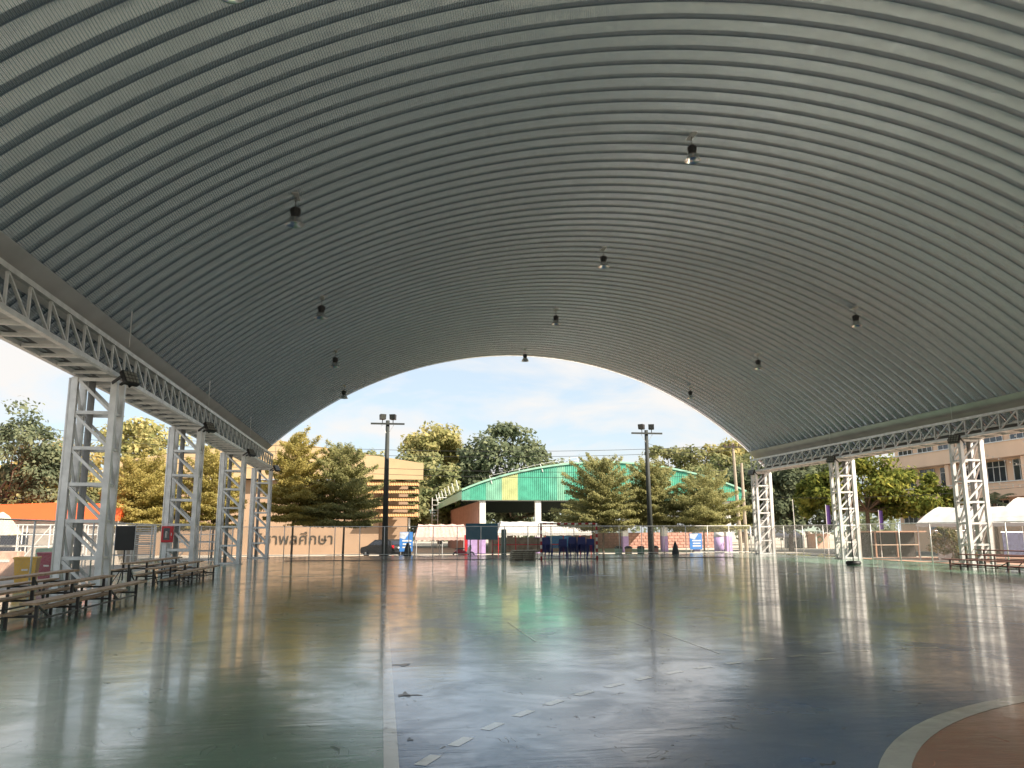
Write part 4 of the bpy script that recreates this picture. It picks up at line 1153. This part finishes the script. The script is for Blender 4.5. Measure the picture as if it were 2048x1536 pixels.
# overhead wires
M_CABLE = mat('cable', (.03, .03, .03), .7)
wires = [((-30, 64, 9.6), (28.2, 61.9, 8.4), 1.2, 'upper'), ((-30, 64, 9.1), (28.2, 61.9, 8.0), 1.2, 'second'), ((-30, 63, 8.3), (28.5, 62, 6.4), 1.0, 'third'), ((-30, 63, 7.8), (28.5, 62, 6.0), 1.0, 'lowest'),
         ((19.1, 57.3, 8.0), (33.5, 66, 6.3), .3, 'short'), ((28.3, 62, 4.3), (44, 46, 4.6), .5, 'sagging side')]
for k, (a, b, sag, nm) in enumerate(wires):
    pts = []
    for i in range(25):
        f = i/24; p = Vector(a).lerp(Vector(b), f); p.z -= sag*4*f*(1-f); pts.append(p)
    tag(MB().path(pts, .016 if k < 4 else .012, 4).obj('overhead_wire', M_CABLE), '%s overhead wire of those strung across beyond the fence' % nm, 'wire', 'overhead wires')

# ------------------------------------------------------------------ peach building on the sunny side
PX = 52
t = thing('peach_building', 'peach rendered building with recessed balconies and dark windows', 'building', (PX, 0, GZ))
ya, yb = 52, 78.2
MB().box((7, (ya+yb)/2, lz(13.5)/2), (11.0, yb-ya, lz(13.5))).obj('core_wall', M_PEACH, t)
for z0, z1 in ((7.65, 8.96), (4.3, 5.55), (11.0, 12.2)):
    MB().box((.75, (ya+yb)/2, lz((z0+z1)/2)), (1.5, yb-ya+.1, z1-z0)).obj('balcony_band', M_PEACH, t)
    MB().box((.72, (ya+yb)/2, lz(z1)+.04), (1.62, yb-ya+.2, .08)).obj('coping', M_WHITE, t)
M_LILAC = mat('lilac_frame', (.40, .36, .48), .5)
for z0, h in ((5.75, 1.75), (9.15, 1.7), (2.2, 1.9)):
    for y in [53.5+k*3.1 for k in range(8)]:
        wq = MB().box((1.46, y+1.1, lz(z0+h/2)), (.06, 2.2, h)).obj('window', M_GLASS, t)
        fr_ = MB().box((1.42, 0, lz(z0+h/2)), (.05, .06, h)).mesh('mullion', M_WHITE)
        for q in (0, .73, 1.46, 2.2): link('mullion', fr_, wq, (0, y+q, 0))
        MB().box((1.415, y+1.1, lz(z0+h*.72)), (.04, 2.2, .05)).obj('transom', M_WHITE, wq)
for y in (59.4, 68.7, 78.0): MB().box((.85, y, lz(6.6)), (1.32, .5, 2.0)).obj('pier', M_PEACH, t)
# string lights
M_BULB = mat('bulb_glass', (.75, .70, .6), .2)
bulb = MB().lathe([(0, -.06), (.035, -.04), (.045, 0), (.025, .05), (0, .06)], n=8).mesh('bulb', M_BULB, True)
for k, (a, b, s_) in enumerate((((51.8, 66, 6.3), (46, 45, 4.6), .5), ((51.8, 66, 5.4), (46, 45, 5.0), .25), ((51.8, 64, 8.4), (46, 45, 5.1), .5), ((51.9, 60, 9.6), (46, 45, 5.2), .6), ((51.9, 57, 9.8), (46, 45, 5.3), .6))):
    t = thing('string_light', '%s strand of bulbs strung before the peach building' % ['lowest', 'second lowest', 'middle', 'second highest', 'highest'][k], 'string light', (0, 0, 0), 0, 'strings of bulbs before the peach building')
    pts = []
    for i in range(21):
        f = i/20; p = Vector(a).lerp(Vector(b), f); p.z -= s_*4*f*(1-f); pts.append(p)
        if 0 < i < 20: link('bulb', bulb, t, (p.x, p.y, p.z-.08))
    MB().path(pts, .012, 4).obj('cord', mat('white_cord', (.5, .45, .4), .6), t)

# pavilion, hut, flags beyond the sunny side
t = thing('low_pavilion', 'low pavilion with pale green roof between the sunlit columns', 'pavilion', (48.6, 92, GZ))
MB().prism([(-5.2, 2.0), (5.2, 2.0), (4.8, 2.75), (-4.8, 2.75)], -3.2, 3).obj('roof', mat('pavilion_roof', (.40, .52, .47), .6), t)
for x in (-4.6, -1.5, 1.5, 4.6): MB().box((x, -2.7, .99), (.14, .14, 1.98)).obj('post', M_WHITE, t)
MB().box((3.6, .6, .85), (2.8, .3, 1.7)).obj('painted_wall', mat('painted_pink', (.55, .32, .24), .8), t)
MB().lathe([(0, 0), (.42, 0), (.42, .03), (0, .03)], n=20).obj('emblem', mat('emblem_green', (.14, .24, .12), .7), t, (3.7, .42, 1.0)).rotation_euler = (math.radians(90), 0, 0)
MB().lathe([(0, 0), (.26, 0), (.26, .03), (0, .03)], n=16).obj('emblem_centre', mat('painted_pink', (.55, .32, .24), .8), t, (3.7, .40, 1.0)).rotation_euler = (math.radians(90), 0, 0)
MB().box((.6, .8, .8), (2.4, .3, 1.6)).obj('dark_booth', mat('booth_slate', (.08, .11, .12), .7), t); MB().box((.4, .6, 1.15), (.7, .05, .7)).obj('notice', M_WHITE, t)
awning('market_tent', 'small lilac white canopy beside the low pavilion', 'tent', (42.2, 84, GZ), 4.6, 3.2, 1.55, 2.35, mat('tent_lilac', (.66, .66, .76), .8), grp='tents beyond the sunny corner')
t = thing('snack_hut', 'brown snack hut with plank counter behind the tyre column', 'hut', (39.2, 58.5, GZ))
MB().box((0, .8, .95), (3.8, 1.6, 1.9)).obj('wall', mat('hut_brown', (.04, .032, .03), .9), t)
MB().box((0, -.1, 1.95), (4.2, 2.2, .10)).obj('roof', mat('hut_roof', (.45, .26, .17), .7), t); MB().box((0, -.3, .95), (3.8, .6, .07)).obj('counter', mat('hut_counter', (.50, .38, .28), .7), t)
for x in (-1.8, 0, 1.8): MB().box((x, -.55, .95), (.09, .09, 1.9)).obj('post', mat('hut_roof', (.45, .26, .17), .7), t)
for k, (x, y, h, lb) in enumerate(((30.9, 58, 4.4, 'bare pale flagpole by the sunlit corner column'), (33.5, 58, 4.0, 'pale flagpole with purple flag behind the tyre column'), (38.0, 58.2, 3.6, 'short flagpole with purple flag by the leafy tree'))):
    t = thing('flagpole', lb, 'flagpole', (x, y, GZ), 0, 'flagpoles on the sunny side')
    MB().tube((0, 0, 0), (-.08*(k == 0), 0, h), .03, .022, 8).obj('pole', M_WHITE, t)
    if k:
        P = [(.03+.10*i, .05*math.sin(i*1.3), z) for z in (h-1.5, h-.05) for i in range(4)]
        MB().add(P, [(i, i+1, 5+i, 4+i) for i in range(3)]).obj('flag', mat('flag_purple', (.05, .02, .13), .8), t)
t = thing('blue_ramp', 'blue and grey tilted roof panel beside the white tents', 'panel', (39.5, 52.5, GZ+2.3))
MB().beam((-1.3, 0, 0), (1.2, 0, 1.15), .5, .10, (0, 1, 0)).obj('panel', mat('ramp_blue', (.12, .28, .48), .5), t); MB().beam((1.2, 0, 1.15), (1.9, 0, 1.35), .5, .3, (0, 1, 0)).obj('grey_end', mat('ramp_grey', (.20, .19, .18), .7), t)
# goods at the sunny fence
def banner(label, loc, w, h, m):
    t = thing('hanging_banner', label, 'banner', loc, 0, 'banners on the sunny side')
    MB().box((0, 0, h/2), (w, .03, h)).obj('cloth', m, t); MB().tube((-w/2-.05, .03, h), (w/2+.05, .03, h), .02, .02, 6).obj('bar', M_STEEL, t)
banner('blue patterned cloth hanging under the white tent', (39.5, 46.5, GZ+.4), 1.5, 1.5, mat('cloth_blue', (.08, .085, .15), .8, 0, .5, 6))
banner('dark netting cloth behind the flowering shrub', (36.5, 47.5, GZ+.1), 3.2, 1.9, mat('cloth_dark', (.10, .085, .085), .9, 0, .3, 3))
banner('brown cloth at the picture edge under the white tent', (41.5, 42.5, GZ+.4), 2.6, 1.2, mat('cloth_brown', (.34, .25, .17), .9, 0, .3, 3))
structure('sunny_paving', MB().add([(26.25, 10, GZ+.006), (60, 10, GZ+.006), (60, 58, GZ+.006), (26.25, 58, GZ+.006)], [(0, 1, 2, 3)]), mat('red_paving', (.42, .24, .17), .9, 0, .2, 1))

# ------------------------------------------------------------------ behind the bench side fence
t = thing('canteen_building', 'low building with broad orange fascia behind the white frames', 'building', (-20, 56, GZ))
MB().prism([(-9, 2.85), (3.35, 2.8), (3.55, 3.85), (-.2, 3.95), (-9, 3.6)], -.35, -.05).obj('fascia', M_ORANGE, t)
MB().box((-2.8, 2.5, 1.4), (12, 5, 2.8)).obj('wall', mat('canteen_wall', (.42, .38, .34), .8), t)
MB().box((-2.8, 2.4, 3.3), (12, 4.8, .9)).obj('roof', M_ORANGE, t)
for k in range(3): MB().box((-6+k*3.2, -.03, 1.5), (1.6, .05, 1.2)).obj('window', M_GLASS, t)
def scaffold(label, loc, rz, n=4, seed=0):
    t = thing('steel_frame', label, 'steel frame', loc, rz, 'white steel frames behind the bench side fence')
    H, Wd, D = 1.95, 1.25, 1.5
    po = MB().tube((0, 0, 0), (0, 0, H), .03, .03, 8).mesh('upright', M_WHITE)
    ra = MB().tube((0, 0, 0), (Wd, 0, 0), .024, .024, 6).mesh('rail', M_WHITE)
    de = MB().tube((0, 0, 0), (0, D, 0), .024, .024, 6).mesh('cross_rail', M_WHITE)
    di = MB().tube((0, 0, .1), (Wd, 0, H-.1), .022, .022, 6).mesh('brace', M_WHITE)
    dk = MB().box((Wd/2, .2, 0), (Wd, .26, .035)).mesh('deck', mat('deck_grey', (.35, .34, .33), .8))
    for i in range(n+1):
        for y in (0, D/2, D): link('upright', po, t, (i*Wd, y, 0))
        for z in (.5, 1.0, 1.5, H-.02): link('cross_rail', de, t, (i*Wd, 0, z))
        if i < n:
            for j, z in enumerate((.5, 1.0, 1.5, H-.02)):
                for y in (0, D/2, D): link('rail', ra, t, (i*Wd, y, z))
                if j < 3: link('deck', dk, t, (i*Wd, j*.5, z+.04))
            if i % 2 == seed % 2: link('brace', di, t, (i*Wd, 0, 0))
scaffold('white steel bleacher frame left of the first shaded column', (-18.2, 38.5, GZ+.46), .15, 4, 0)
scaffold('white steel bleacher frame seen through the first shaded column', (-14.6, 41.5, GZ+.46), .25, 3, 1)
scaffold('white steel rack between the second and third shaded columns', (-11.6, 48.5, GZ), .1, 2, 0)
t = thing('louvre_screen', 'grey louvred screen behind the loudspeaker', 'screen', (-12.3, 43.5, GZ))
MB().box((0, 0, 1.2), (.06, .06, 2.4)).obj('post', M_WHITE, t); MB().box((1.1, 0, 1.2), (.06, .06, 2.4)).obj('post', M_WHITE, t)
sl_ = MB().box((.55, 0, 0), (1.02, .05, .05)).mesh('slat', M_STEEL2)
for k in range(20): link('slat', sl_, t, (0, 0, .35+k*.1))
# goods stacked in front of the frames
for k, (x, y, w, h, c, lb) in enumerate(((-13.8, 33.5, .9, .9, (.62, .40, .30), 'pink printed box beyond the first shaded column'), (-12.6, 34.0, .7, 1.0, (.30, .45, .33), 'green printed box beyond the first shaded column'),
                                     (-15.4, 31.5, 1.2, .6, (.50, .42, .25), 'straw coloured crate behind the yellow bin'))):
    t = thing('stacked_box', lb, 'box', (x, y, GZ+.46), 0, 'boxes behind the bench side fence')
    MB().box((0, 0, h/2), (w, .6, h), 0, .02).obj('carton', mat('carton_%d' % k, c, .8, 0, .3, 4), t)
    MB().box((0, -.305, h*.62), (w*.4, .01, h*.1)).obj('print', M_WHITE, t)
